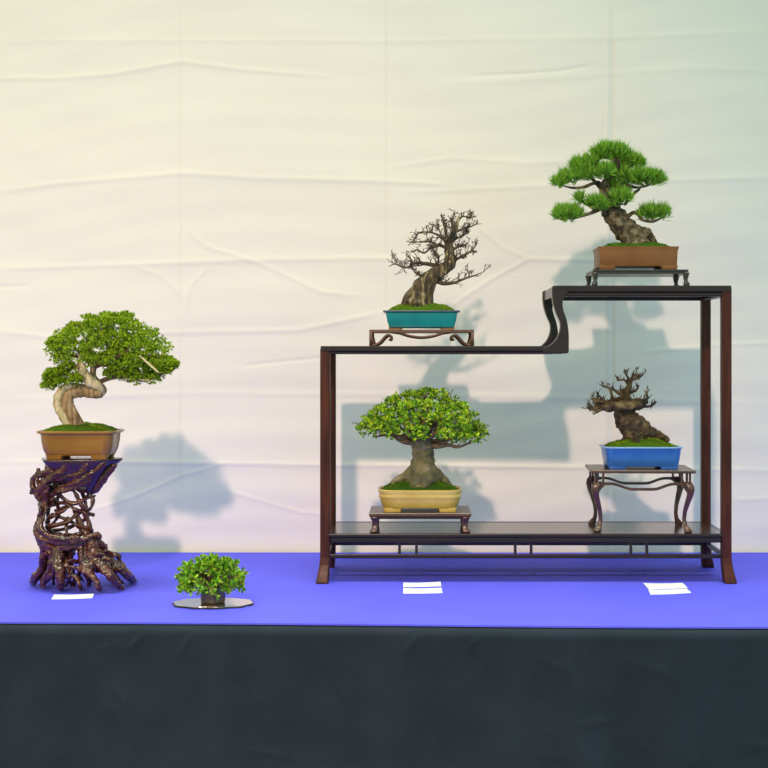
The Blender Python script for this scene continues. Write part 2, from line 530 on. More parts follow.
# S-shaped brackets joining the two levels (front and back)
def step_outline():
    def q(px, py):
        return ((px - CX) * 0.002, CAMZ - (py - CY) * 0.002)
    left = [(552.0, 286.2), (552.0, 296), (553.2, 304), (556, 313), (559.2, 320), (560.2, 326), (559, 333), (555.5, 340), (550, 345), (543, 347.5)]
    right = [(566.0, 353.6), (568.4, 352.5), (568.8, 346), (568.8, 336), (568.2, 328), (566.4, 319), (563.6, 311), (562.6, 304), (564.0, 297.5), (568, 293.5), (566, 290)]
    bottom = [(543, 353.6)]
    def smooth(pl):
        out = []
        n = len(pl)
        for i in range(n - 1):
            p0, p1, p2, p3 = [np.array(pl[max(0, min(n - 1, k))], float) for k in (i - 1, i, i + 1, i + 2)]
            for k in range(3):
                t = k / 3
                out.append(tuple(0.5 * (2 * p1 + (p2 - p0) * t + (2 * p0 - 5 * p1 + 4 * p2 - p3) * t * t + (3 * p1 - p0 - 3 * p2 + p3) * t ** 3)))
        out.append(pl[-1])
        return out
    return [q(*p) for p in smooth(left) + bottom + smooth(right)]


so = step_outline()
for y0, y1 in ((-0.003, 0.016), (RD - 0.016, RD + 0.003)):
    mb = MB()
    mb.prism_y(so, y0, y1)
    mb.build('step_bracket', M['rosewood_rail'], rack, smooth=False, bevel=0.002)
# boards
mb = MB(); mb.box(RX0 + 0.01, 0.303, 0.012, RD - 0.012, ZS - 0.012, ZS - 0.0006)
mb.build('step_board', M['board'], rack, smooth=False, bevel=0.001)
mb = MB(); mb.box(UX0 + 0.003, RX1 - 0.01, 0.012, RD - 0.012, ZT - 0.014, ZT - 0.0006)
mb.build('top_board', M['board'], rack, smooth=False, bevel=0.001)
mb = MB()
n = 4
for k in range(n):
    y0 = 0.017 + (RD - 0.034) * k / n
    mb.box(RX0 + 0.014, RX1 - 0.014, y0, y0 + (RD - 0.034) / n - 0.0004, ZB - 0.012, ZB - 0.0004)
mb.build('shelf_board', M['board'], rack, smooth=False, bevel=0.0006)
# side rails
for xa, xb, z0, z1 in ((RX0 + 0.002, RX0 + 0.016, ZS - 0.016, ZS - 0.001), (RX1 - 0.018, RX1 - 0.002, ZT - 0.022, ZT - 0.001),
                       (RX0 + 0.003, RX0 + 0.016, ZB - 0.018, ZB - 0.001), (RX1 - 0.016, RX1 - 0.003, ZB - 0.018, ZB - 0.001),
                       (RX0 + 0.005, RX0 + 0.014, 0.048, 0.0565), (RX1 - 0.014, RX1 - 0.005, 0.048, 0.0565),
                       (UX0 + 0.001, UX0 + 0.014, ZT - 0.022, ZT - 0.001)):
    mb = MB()
    mb.box(xa, xb, 0.012, RD - 0.012, z0, z1)
    mb.build('side_rail', M['rosewood_rail'], rack, smooth=False, bevel=0.0015)


# ------------------------------------------------------------------ pots, moss, foliage, branches
def pot(name, parent, profile, rc, m, inner, feet=None, foot_m=None, rim=None, rim_m=None, z_feet=0.0, label=None, n=6, notch=0.0):
    """profile: (half width, half depth, z) from the underside to the lip; inner: z of the soil"""
    mb = MB()
    rings = [rrect(hw, hd, z, rc * (hw / profile[-1][0]), n, 0, 0, notch if i < len(profile) - 2 else 0) for i, (hw, hd, z) in enumerate(profile)]
    hw, hd, zt = profile[-1]
    t = 0.0045
    rings.append(rrect(hw - 0.0012, hd - 0.0012, zt + 0.0006, rc, n))
    rings.append(rrect(hw - t, hd - t, zt + 0.0003, rc, n))
    rings.append(rrect(hw - t - 0.002, hd - t - 0.002, inner, rc, n))
    mb.loft(rings)
    p = mb.build('pot', m, parent, bevel=0)
    try:
        p.data.set_sharp_from_angle(angle=math.radians(38))
    except Exception:
        pass
    if feet:
        for (cx, cy, fw, fd, fh, tap) in feet:
            mb = MB()
            mb.loft([rrect(fw, fd, z_feet, min(fw, fd) * 0.4, 3, cx, cy), rrect(fw * 1.02, fd * 1.02, z_feet + fh * 0.5, min(fw, fd) * 0.4, 3, cx, cy),
                     rrect(fw * tap, fd * tap, z_feet + fh, min(fw, fd) * 0.4, 3, cx, cy)])
            mb.build('foot', foot_m or m, p, bevel=0.0005)
    if rim:
        (hw, hd, z0, z1) = rim
        mb = MB()
        a = [rrect(hw - 0.003, hd - 0.003, z0, rc, n), rrect(hw, hd, z0, rc, n), rrect(hw, hd, z1, rc, n), rrect(hw - 0.0055, hd - 0.0055, z1, rc, n),
             rrect(hw - 0.0055, hd - 0.0055, z0 - 0.0004, rc, n)]
        mb.loft(a, False, False)
        r = mb.build('rim', rim_m, p, bevel=0.0004)
        if label:
            r['label'] = label
    return p


def moss(parent, hw, hd, z0, h, m, peak=(0, 0), seed=1, fuzz=3600, lump=0.004, power=5.0):
    mb = MB()
    n, k = 48, 12
    base = np.array(rrect(hw, hd, 0, min(hw, hd) * 0.45, 11))[:, :2]
    n = len(base)

    def height(x, y, r):
        w = Vector((x * 45, y * 45, seed * 3.1))
        g = 1 - r ** power
        px, py = peak
        bulge = math.exp(-(((x - px) / (hw * 0.75)) ** 2 + ((y - py) / (hd * 0.9)) ** 2))
        return z0 + h * g * (0.6 + 0.4 * bulge) + lump * mnoise.noise(w) * min(1, 3 * (1 - r)) + 0.0008 * mnoise.noise(w * 4)
    rings = []
    for j in range(k):
        r = 1 - j / k
        rings.append([(x * r, y * r, height(x * r, y * r, r)) for x, y in base])
    low = [(x * 0.97, y * 0.97, z0 - 0.003) for x, y in base]
    mb.loft([low] + rings)
    # short fuzz standing on the cushion
    rr = np.sqrt(RNG.random(fuzz)); idx = RNG.integers(0, n, fuzz)
    nxt = (idx + 1) % n; t = RNG.random(fuzz)[:, None]
    xy = (base[idx] * (1 - t) + base[nxt] * t) * rr[:, None]
    z = np.array([height(x, y, r) for (x, y), r in zip(xy, rr)])
    pos = np.column_stack([xy, z - 0.0005])
    d = np.column_stack([RNG.normal(0, 0.5, fuzz), RNG.normal(0, 0.5, fuzz), np.ones(fuzz)])
    blades(mb, pos, d, RNG.uniform(0.0018, 0.0038, fuzz), 0.0016)
    return mb.build('moss', m, parent)


def blades(mb, pos, d, length, width, mid=0.45, fold=0.0):
    """one small leaf (four points) per position, pointing along d"""
    n = len(pos)
    d = d / (np.linalg.norm(d, axis=1)[:, None] + 1e-9)
    r = RNG.normal(size=(n, 3))
    s = np.cross(d, r); s /= np.linalg.norm(s, axis=1)[:, None] + 1e-9
    nn = np.cross(d, s)
    L = np.broadcast_to(np.asarray(length, float), (n,))[:, None]
    Wd = np.broadcast_to(np.asarray(width, float), (n,))[:, None]
    a = pos
    b = pos + d * L * mid + s * Wd * 0.5 + nn * Wd * fold
    c = pos + d * L
    e = pos + d * L * mid - s * Wd * 0.5 + nn * Wd * fold
    v = np.stack([a, b, c, e], 1).reshape(-1, 3)
    i = np.arange(n) * 4
    fs = np.stack([i, i + 1, i + 2, i + 3], 1) if not fold else np.concatenate([np.stack([i, i + 1, i + 2], 1), np.stack([i, i + 2, i + 3], 1)])
    mb.add(v, fs.tolist())


def cloud(c, r, n, up=0.25, inner=0.55):
    """points and outward directions spread over a squashed ball, more on top"""
    d = RNG.normal(size=(n, 3))
    d /= np.linalg.norm(d, axis=1)[:, None]
    flip = (d[:, 2] < -0.25) & (RNG.random(n) < 0.75)
    d[flip, 2] *= -1
    k = inner + (1 - inner) * RNG.random(n) ** 0.5
    pos = np.asarray(c) + d * np.asarray(r) * k[:, None]
    dirs = d + np.array([0, 0, up])
    return pos, dirs


def tufts(mb, pos, dirs, per, length, width, spread, mid=0.5, fold=0.0, jit=0.0):
    P = np.repeat(pos, per, axis=0)
    Dn = dirs / (np.linalg.norm(dirs, axis=1)[:, None] + 1e-9)
    Dd = np.repeat(Dn, per, axis=0) + RNG.normal(0, spread, (len(P), 3))
    if jit:
        P = P + RNG.normal(0, jit, P.shape)
    blades(mb, P, Dd, RNG.uniform(0.7, 1.15, len(P)) * length, width, mid, fold)


def twig(mb, p, d, length, r, depth, rnd, up=0.3, spread=0.7, n_child=(2, 4), seg=5, kink=0.35, shrink=0.62, rmin=0.00045):
    p = np.array(p, float); d = np.array(d, float); d /= np.linalg.norm(d)
    pts, rad = [p.copy()], [r]
    nseg = 4
    dirs = []
    for i in range(nseg):
        d = d + np.array([rnd.gauss(0, kink), rnd.gauss(0, kink), rnd.gauss(0, kink) + up * 0.35])
        d /= np.linalg.norm(d)
        p = p + d * length / nseg
        pts.append(p.copy()); dirs.append(d.copy())
        rad.append(max(rmin, r * (1 - 0.55 * (i + 1) / nseg)))
    mb.tube(pts, rad, seg=seg, sub=2)
    if depth > 0:
        for _ in range(rnd.randint(*n_child)):
            k = rnd.randint(1, nseg)
            dd = dirs[k - 1] + np.array([rnd.gauss(0, spread), rnd.gauss(0, spread), rnd.gauss(0, spread * 0.8) + up * 0.5])
            twig(mb, pts[k], dd, length * shrink * rnd.uniform(0.75, 1.2), max(rmin, rad[k] * 0.8), depth - 1, rnd, up, spread, n_child, seg, kink, shrink, rmin)


def along(pts, k, rnd):
    """k random points and directions on a polyline"""
    pts = np.asarray(pts, float)
    out = []
    for _ in range(k):
        t = rnd.uniform(0.15, len(pts) - 1.001)
        i = int(t); f = t - i
        out.append((pts[i] * (1 - f) + pts[i + 1] * f, pts[i + 1] - pts[i], t / (len(pts) - 1)))
    return out


class Z:
    """zoomed-crop coordinates -> photo pixels"""
    def __init__(self, x0, y0, k):
        self.x0, self.y0, self.k = x0, y0, k

    def __call__(self, F, pts, dys=None):
        out = []
        for i, q in enumerate(pts):
            dy = q[2] if len(q) > 2 else 0.0
            out.append(F.p(self.x0 + q[0] * self.k, self.y0 + q[1] * self.k, dy))
        return out


def gnarl(o, tex_scale, strength, name):
    t = bpy.data.textures.new(name, 'CLOUDS')
    t.noise_scale = tex_scale
    md = o.modifiers.new('displace', 'DISPLACE')
    md.texture = t; md.strength = strength; md.mid_level = 0.5; md.texture_coords = 'LOCAL'


# ================================================================== LEFT: root stand + juniper
FS = Frame(82, -0.088, 0.0)
stand = thing('root_stand', 'tall gnarled red-brown root stand with a see-through web of roots', 'plant stand', FS.o)
zz = Z(15, 440, 0.2214)
ks = 0.2214 * FS.s


fat = 1.08


def rt(mb, pts, rads, seg=9, wob=0.12, sub=5, seed=0):
    mb.tube(zz(FS, pts), np.array(rads, float) * ks * fat, seg=seg, sub=sub, wob=wob, seed=seed)


# flat top with pointed ends and thick roots fanning down from it
ZTOP = FS.p(81, 459.3, -0.03)[2]
mb = MB()
n = 40
ring = []
for i in range(n):
    a = 2 * math.pi * i / n
    k = 1 + 0.05 * math.sin(3 * a + 1) + 0.04 * math.sin(5 * a)
    ring.append((0.0765 * k * math.copysign(abs(math.cos(a)) ** 0.8, math.cos(a)), 0.052 * k * math.sin(a)))
cxp = FS.p(79.6, 459)[0]
mb.loft([[(cxp + x * 0.15 + 0.011, y * 0.3, ZTOP - 0.066) for x, y in ring], [(cxp + x * 0.34 + 0.007, y * 0.5, ZTOP - 0.052) for x, y in ring],
         [(cxp + x * 0.56 + 0.003, y * 0.66, ZTOP - 0.036) for x, y in ring], [(cxp + x * 0.80 - 0.002, y * 0.82, ZTOP - 0.018) for x, y in ring],
         [(cxp + x, y, ZTOP - 0.004) for x, y in ring], [(cxp + x, y, ZTOP) for x, y in ring]])
mb.build('top_plate', M['rootplate'], stand, bevel=0.001)

mb = MB()
rt(mb, [(445, 105, 0), (395, 165, 0), (365, 215, 0.005), (330, 245, 0.01)], [22, 26, 20, 9])
rt(mb, [(400, 100, -.03), (350, 150, -.03), (280, 190, -.03), (215, 215, -.02), (165, 250, -.01)], [18, 18, 15, 13, 12])
rt(mb, [(330, 105, -.04), (290, 150, -.035), (215, 170, -.03), (150, 190, -.02)], [18, 15, 14, 13])
rt(mb, [(170, 100, -.03), (165, 130, -.03), (130, 150, -.025), (95, 165, -.02), (78, 175, -.015), (82, 215, -.02), (75, 240, -.02)], [16, 15, 13, 11, 10, 12, 9])
rt(mb, [(230, 105, -.04), (210, 140, -.04), (170, 165, -.035), (130, 200, -.03), (100, 240, -.02), (110, 275, -.02)], [17, 17, 16, 15, 15, 10])
rt(mb, [(380, 110, .03), (300, 160, .03), (220, 190, .03), (150, 230, .02)], [22, 20, 18, 16])
rt(mb, [(150, 105, .02), (150, 150, .02), (120, 200, .015), (115, 260, .01)], [16, 16, 16, 16])
rt(mb, [(130, 185, -.02), (135, 230, -.02), (140, 270, -.01), (120, 320, -.01)], [16, 18, 17, 15])
rt(mb, [(165, 240, 0), (160, 275, 0), (135, 310, 0)], [14, 15, 14])
rt(mb, [(340, 180, -.03), (300, 205, -.03), (240, 225, -.025), (190, 235, -.02)], [10, 9, 8, 8])
# left strand, sweeping down and round into the waist
rt(mb, [(125, 280, 0), (118, 330, -.005), (100, 380, -.01), (95, 415, -.02), (120, 445, -.03), (180, 460, -.035), (250, 462, -.035), (320, 445, -.03), (375, 425, -.02), (385, 445, -.02)],
   [13, 12, 12, 13, 14, 13, 12, 11, 11, 8])
rt(mb, [(145, 290, -.01), (128, 345, -.02), (115, 395, -.03), (150, 430, -.04), (210, 445, -.04), (290, 440, -.035)], [10, 10, 11, 12, 11, 9])
rt(mb, [(150, 300, .01), (150, 350, .01), (150, 400, .015), (200, 430, .02), (290, 425, .02), (350, 410, .01)], [10, 10, 10, 11, 11, 9])
rr_ = random.Random(8)
for k in range(9):
    x0 = rr_.uniform(85, 175); y0 = rr_.uniform(130, 400)
    rt(mb, [(x0, y0, rr_.uniform(-.035, .01)), (x0 + rr_.uniform(-25, 25), y0 + 28, rr_.uniform(-.035, .01)), (x0 + rr_.uniform(-15, 35), y0 + 62, rr_.uniform(-.035, .01)), (x0 + rr_.uniform(-5, 40), y0 + 85, rr_.uniform(-.03, .01))], [7, 8, 8, 6])
o = mb.build('main_root', M['rootwood'], stand, remesh=0.0016)
gnarl(o, 0.009, 0.006, 'root_knots')

mb = MB()
for pl, r in [
    ([(185, 235, -.01), (250, 283, -.012), (300, 275, -.01), (340, 255, 0)], 6),
    ([(330, 235, 0), (352, 268, 0), (338, 312, -.005), (305, 300, -.01), (280, 255, -.01), (262, 225, -.01)], 6.5),
    ([(150, 295, 0), (225, 283, 0), (268, 312, -.005), (318, 328, 0), (356, 338, .005)], 6.5),
    ([(150, 352, 0), (205, 325, 0), (248, 298, 0), (260, 285, 0)], 6.5),
    ([(140, 392, 0), (225, 374, 0), (268, 346, 0), (322, 296, 0)], 7),
    ([(268, 312, 0), (292, 360, 0), (320, 420, 0)], 7),
    ([(280, 388, 0), (345, 402, 0)], 7),
    ([(165, 335, .01), (228, 357, .01), (292, 390, .01)], 6),
    ([(312, 325, 0), (336, 380, 0), (330, 420, 0)], 7.5),
    ([(240, 350, 0), (232, 390, .005), (235, 430, 0)], 6),
    ([(215, 225, .02), (190, 270, .02), (200, 330, .02), (170, 380, .02)], 6),
    ([(300, 225, .025), (320, 300, .025), (280, 350, .025), (300, 420, .02)], 6),
    ([(330, 250, .03), (300, 280, .03), (230, 300, .03), (180, 320, .03)], 5),
    ([(160, 410, .03), (230, 400, .03), (300, 370, .03), (330, 340, .02)], 6),
    ([(350, 262, 0), (362, 250, .005)], 4),
]:
    rt(mb, pl, [r * 1.35] * len(pl), seg=7, wob=0.3)
o = mb.build('root_web', M['rootwood'], stand, remesh=0.0011)

mb = MB()
rt(mb, [(105, 440, -.01), (150, 470, -.02), (215, 478, -.025), (290, 470, -.02), (345, 455, -.01), (385, 470, 0), (408, 490, .01), (412, 470, .01)], [16, 20, 22, 22, 20, 15, 10, 5])
rt(mb, [(320, 430, -.02), (345, 470, -.02), (360, 510, -.02), (400, 540, -.01)], [18, 24, 26, 22])
rt(mb, [(380, 430, -.01), (375, 460, 0), (395, 500, .01), (430, 530, .02)], [12, 13, 16, 18])


def foot_root(pts, rads, dyend):
    """a root that ends on the table: the last point sits at depth dyend"""
    q = [(a, b, c) for a, b, c in pts]
    rt(mb, q, rads)


def dyz(py):     # depth offset that puts a zoom row on the table top
    return 630.0 / (440 + py * 0.2214 - 358) - 2.8 - FS.Y


for pl, rads in [
    ([(130, 465, -.01), (125, 530, 0), (122, 580, .01), (95, 615, .02), (78, 645, dyz(652))], [17, 15, 17, 18, 13]),
    ([(150, 480, -.02), (168, 560, -.02), (140, 615, -.01), (125, 665, dyz(672))], [15, 15, 13, 9]),
    ([(195, 485, -.025), (190, 545, -.035), (203, 610, -.045), (208, 680, dyz(688))], [22, 22, 19, 14]),
    ([(185, 560, -.03), (165, 610, -.03), (140, 640, dyz(668)), ], [11, 10, 8]),
    ([(228, 560, -.03), (240, 592, -.03), (278, 625, -.035), (290, 655, -.04), (298, 674, dyz(682))], [12, 11, 10, 9, 7]),
    ([(300, 485, -.02), (305, 545, -.03), (340, 600, -.04), (372, 645, -.05), (383, 682, dyz(692))], [18, 16, 14, 13, 10]),
    ([(235, 570, -.03), (300, 585, -.04), (345, 615, -.05), (375, 650, -.055)], [10, 11, 11, 8]),
    ([(350, 500, -.02), (380, 560, -.03), (430, 615, -.04), (485, 672, dyz(682))], [24, 21, 18, 13]),
    ([(330, 500, -.02), (345, 560, -.03), (350, 600, -.02), (330, 650, dyz(655))], [18, 15, 11, 8]),
    ([(400, 525, 0), (445, 560, 0), (500, 605, .01), (538, 638, dyz(645))], [20, 18, 17, 15]),
    ([(420, 520, .01), (462, 520, .02), (478, 560, .02), (510, 600, .02), (530, 635, dyz(640))], [14, 12, 12, 12, 9]),
    ([(415, 600, -.02), (430, 575, -.01), (465, 580, 0)], [7, 7, 7]),
    ([(420, 560, -.01), (435, 600, -.01), (455, 640, dyz(650))], [12, 10, 7]),
    ([(250, 475, .03), (250, 520, .04), (180, 570, .05), (140, 600, dyz(605))], [20, 18, 14, 10]),
    ([(300, 475, .03), (330, 520, .05), (300, 575, .06), (290, 590, dyz(596))], [20, 17, 14, 10]),
    ([(350, 480, .03), (420, 530, .05), (450, 570, .06), (480, 590, dyz(598))], [20, 17, 14, 10]),
    ([(260, 585, -.03), (240, 625, -.035), (258, 650, dyz(668))], [7, 6, 5]),
]:
    rt(mb, pl, rads)
rr_ = random.Random(4)
for k in range(22):     # smaller roots woven between the big ones
    x0 = rr_.uniform(125, 400); t = (x0 - 125) / 275
    y0 = 468 + 30 * t + rr_.uniform(-8, 12)
    xe = 85 + t * 400 + rr_.uniform(-45, 55); ye = rr_.uniform(640, 680) - 25 * t
    d0, d1 = rr_.uniform(-.03, .03), dyz(ye + 6)
    pts = []
    for q in range(6):
        f = q / 5
        pts.append((x0 + (xe - x0) * f + rr_.gauss(0, 11) * (0 < q < 5), y0 + (ye - y0) * f, d0 + (d1 - d0) * f))
    rt(mb, pts, [rr_.uniform(9, 13)] * 3 + [9, 8, 6])
for k in range(10):
    x0 = rr_.uniform(110, 420); y0 = rr_.uniform(480, 600)
    rt(mb, [(x0, y0, rr_.uniform(-.04, 0)), (x0 + rr_.uniform(15, 40), y0 + rr_.uniform(-10, 30), rr_.uniform(-.045, 0)), (x0 + rr_.uniform(40, 75), y0 + rr_.uniform(0, 50), rr_.uniform(-.045, 0))], [8, 8, 7])
for v_ in mb.v:
    v_[:, 2] = np.maximum(v_[:, 2], 0.0032)
o = mb.build('base_root', M['rootwood'], stand, remesh=0.0015)
gnarl(o, 0.009, 0.006, 'root_knots_base')

# juniper
FJ = Frame(81, -0.088, ZTOP)
jun = thing('bonsai_tree', 'juniper bonsai with a twisted bleached trunk in an ochre pot, on the root stand', 'bonsai', FJ.o, 'bonsai trees on display')
sj = FJ.s
zb = 0.0
z_under, z_rim = 0.0065, FJ.p(81, 431.5, -0.05)[2]
sjt = sj
sj = (FJ.Y - 0.045 - CAMY) / FPX * 0.955
pw = 42.3 * sj
p = pot('pot', jun, [(31 * sj, 0.036, z_under), (34 * sj, 0.040, z_under + 0.002), (36.5 * sj, 0.044, z_under + 0.012), (38 * sj, 0.047, z_under + 0.028),
                     (38.5 * sj, 0.048, z_rim - 0.007), (40.5 * sj, 0.050, z_rim - 0.005), (pw, 0.053, z_rim - 0.0035), (pw, 0.053, z_rim)],
        0.022, M['ochre'], z_rim - 0.006,
        feet=[(sx * 23.5 * sj, sy * 0.028, 8 * sj, 0.009, z_under + 0.0015, 1.2) for sx in (-1, 1) for sy in (-1, 1)], n=7, notch=0.0022)
moss(jun, pw - 0.007, 0.045, z_rim - 0.004, 0.017, M['moss'], seed=1)
zj = Z(35, 300, 0.1953)
sj = sjt
kj = 0.1953 * sj
mb = MB()
mb.tube(zj(FJ, [(222, 668, 0), (200, 620, -.005), (180, 570, -.008), (165, 520, -.005), (178, 480, 0), (235, 462, 0), (300, 475, -.004), (340, 478, -.006)]),
        np.array([42, 32, 31, 31, 33, 35, 32, 22]) * kj, seg=14, sub=7, wob=0.10)
mb.tube(zj(FJ, [(245, 665, 0), (215, 600, -.008), (185, 545, -.01)]), np.array([24, 20, 14]) * kj, seg=10, wob=0.1)
mb.tube(zj(FJ, [(330, 480, 0), (352, 465, 0), (330, 430, .004), (300, 395, .008), (300, 345, .01), (330, 300, .01), (380, 270, .01), (440, 240, 0)]),
        np.array([18, 18, 16, 16, 16, 15, 12, 8]) * kj, seg=9, wob=0.1)
mb.build('trunk', M['bark_juniper'], jun)
mb = MB()
mb.tube(zj(FJ, [(180, 655, -.008), (140, 590, -.010), (115, 540, -.010), (122, 490, -.010), (155, 448, -.006), (210, 438, -.004), (255, 440, -.006)]),
        np.array([18, 22, 23, 23, 20, 14, 7]) * kj, seg=12, sub=7, wob=0.12, seed=1)
mb.tube(zj(FJ, [(350, 482, -.004), (330, 448, -.012), (288, 420, -.015), (255, 385, -.014), (238, 345, -.012), (230, 315, -.01), (232, 285, -.008)]),
        np.array([9, 21, 30, 27, 22, 14, 6]) * kj, seg=12, sub=7, wob=0.10, seed=2)
o = mb.build('deadwood', M['deadwood'], jun)
o['label'] = 'pale bleached deadwood winding round the trunk'
mb = MB()
mb.tube(zj(FJ, [(535, 285, -.06), (580, 325, -.065), (632, 372, -.065)]), np.array([5, 6, 4]) * kj, seg=6)
mb.build('dead_branch', M['deadwood'], jun)
mb = MB()
mb.tube(zj(FJ, [(470, 405, -.03), (540, 408, -.035), (605, 415, -.04)]), np.array([4, 5, 3]) * kj, seg=6)
mb.build('dead_branch', M['deadwood'], jun)
rnd = random.Random(5)
mb = MB()
for pl, r in [([(330, 420, .005), (400, 395, 0), (480, 395, -.01), (560, 400, -.02), (640, 380, -.02)], [13, 12, 10, 8, 5]),
              ([(320, 330, .01), (420, 330, 0), (520, 330, -.02), (620, 320, -.02), (690, 300, -.01)], [13, 12, 9, 7, 4]),
              ([(250, 330, 0), (180, 350, -.01), (120, 390, -.01), (70, 405, 0)], [10, 9, 7, 4]),
              ([(240, 300, 0), (170, 270, -.01), (110, 250, 0)], [10, 8, 5]),
              ([(260, 290, 0), (300, 220, 0), (360, 150, 0), (400, 100, 0)], [12, 10, 7, 4]),
              ([(330, 330, .01), (420, 260, .04), (520, 220, .05)], [10, 8, 5]),
              ([(320, 340, .01), (400, 300, -.04), (480, 260, -.06)], [10, 8, 5]),
              ([(300, 350, .01), (240, 280, .04), (180, 220, .05)], [10, 8, 5])]:
    P = zj(FJ, pl)
    mb = MB()
    mb.tube(P, np.array(r) * kj, seg=7)
    for q, d, t in along(P, 9, rnd):
        twig(mb, q, d * 8 + np.array([rnd.gauss(0, .2), rnd.gauss(0, .2), 0.15]), 0.016, 0.0012, 1, rnd)
    mb.build('branch', M['branch_brown'], jun)
mb = MB()
cl = [(55, 347, 12), (66, 337, 12), (80, 329, 13), (100, 323, 13), (116, 318, 10), (133, 325, 12), (148, 334, 13), (160, 346, 13), (168, 360, 9),
      (60, 356, 10), (75, 349, 14), (92, 344, 14), (110, 341, 15), (128, 345, 14), (145, 352, 13), (158, 362, 10), (50, 379, 7), (58, 375, 9),
      (67, 369, 10), (112, 358, 11), (128, 362, 11), (98, 357, 9), (143, 367, 10), (171, 366, 6), (52, 340, 8), (70, 326, 8), (125, 315, 7), (107, 315, 8), (90, 319, 8),
      (118, 350, 13), (136, 358, 11), (152, 369, 8), (118, 368, 7), (134, 372, 6), (85, 356, 8), (74, 378, 7), (100, 335, 14), (120, 333, 14), (138, 340, 13),
      (125, 376, 7), (139, 380, 8), (154, 378, 8), (165, 372, 8), (112, 374, 6), (47, 385, 6), (60, 384, 7), (73, 382, 6), (52, 374, 8), (175, 364, 5)]
for (px, py, r) in cl:
    px = 111 + (px - 111) * 0.955
    py = 345 + (py - 345) * 0.97 + 0.5
    edge = (abs(px - 110) / 68) ** 2
    dep = 0.062 * math.sqrt(max(0.08, 1 - edge)) * (0.6 if py > 366 else 1)
    for dy in (-dep, -dep * 0.4, dep * 0.4, dep):
        f = 0.9 if abs(dy) < dep * 0.9 else 0.78
        shift = 0 if abs(dy) < dep * 0.6 else 4
        if py > 362:
            shift = 0
        c = FJ.p(px + random.uniform(-3, 3), py + random.uniform(-1, 2) + shift, dy)
        rr = r * f * sj
        pos, dirs = cloud(c, (rr * 1.1, rr * 1.1, rr * 0.70), 44, up=0.45, inner=0.35)
        tufts(mb, pos, dirs, 9, 0.0064, 0.0018, 0.5)
mb.build('foliage', M['leaf_juniper'], jun)

# ================================================================== accent plant
FA = Frame(213, -0.242, 0.0)
tray = thing('display_tray', 'thin shiny cloud-edged tray lying flat under the small accent plant', 'tray', FA.o)
mb = MB()
n = 96
hw, hd = 41 * FA.s, 0.052
outl = []
for i in range(n):
    a = 2 * math.pi * i / n
    k = 1 - 0.055 * abs(math.sin(5 * a + 0.4)) ** 3
    outl.append((hw * math.cos(a) * k, hd * math.copysign(abs(math.sin(a)) ** 0.75, math.sin(a)) * k))
mb.loft([[(x * 0.985, y * 0.985, 0.0) for x, y in outl], [(x, y, 0.0006) for x, y in outl], [(x, y, 0.0028) for x, y in outl], [(x * 0.985, y * 0.985, 0.0033) for x, y in outl]])
mb.build('tray_rim', M['tray_edge'], tray, smooth=False)
mb = MB()
mb.loft([[(x * 0.975, y * 0.972, 0.003) for x, y in outl], [(x * 0.97, y * 0.967, 0.0036) for x, y in outl]], cap0=True)
mb.build('tray_surface', M['tray'], tray, smooth=False)

acc = thing('accent_plant', 'small bushy accent plant with bright green leaves in a dark little pot', 'potted plant', (FA.o[0], FA.o[1], 0.0036))
FA2 = Frame(212.5, -0.242, 0.0036)
sa = FA2.s
ph = FA2.p(212, 586)[2]
mb = MB()
rings = []
for r, z in [(10.5, 0.0), (11.8, 0.0006), (12.2, 0.004), (12.4, 0.012), (12.0, 0.020), (11.6, ph - 0.002), (12.2, ph), (11.2, ph + 0.001), (10.2, ph), (10, ph - 0.004)]:
    rings.append([(r * sa * math.cos(2 * math.pi * i / 32), r * sa * math.sin(2 * math.pi * i / 32), z) for i in range(32)])
mb.loft(rings)
mb.build('pot', M['dark_pot'], acc)
mb = MB()
mb.blob((0, 0, ph - 0.001), (0.018, 0.018, 0.006), 0.2)
mb.build('moss', M['moss_dark'], acc)
mb = MB(); ml = MB()
rnd = random.Random(3)
cen = np.array(FA2.p(211, 581))
for k in range(190):
    th = rnd.uniform(0, 2 * math.pi); u = rnd.random()
    el = math.asin(max(-1, u * 1.45 - 0.45))
    d = np.array([math.cos(el) * math.cos(th), math.cos(el) * math.sin(th), math.sin(el)])
    end = cen + d * np.array([33 * sa, 31 * sa, 25 * sa]) * rnd.uniform(0.82, 1.06)
    base = np.array([d[0] * 0.010, d[1] * 0.010, ph - 0.001])
    midp = base * 0.45 + end * 0.55 + np.array([0, 0, 0.006])
    mb.tube([base, midp, end], [0.0008, 0.0006, 0.0004], seg=4, sub=3)
    q = [end, midp * 0.4 + end * 0.6, midp * 0.8 + end * 0.2]
    for j, (pp, cnt) in enumerate(zip(q, (7, 6, 4))):
        P = np.repeat(pp[None], cnt, 0)
        Dd = d[None] * 0.8 + RNG.normal(0, 0.65, (cnt, 3)) + np.array([0, 0, 0.25])
        blades(ml, P, Dd, RNG.uniform(0.007, 0.0115, cnt), 0.0052, 0.55, 0.12)
P = np.repeat(np.array([FA2.p(211.5, 560)]), 4, 0)
blades(ml, P, np.array([[.1, 0, 1], [-.15, .1, 1], [.3, -.1, 1], [0, .2, 1.]]), 0.013, 0.004, 0.5, 0.1)
mb.build('stem', M['branch_brown'], acc)
ml.build('foliage', M['leaf_accent'], acc)

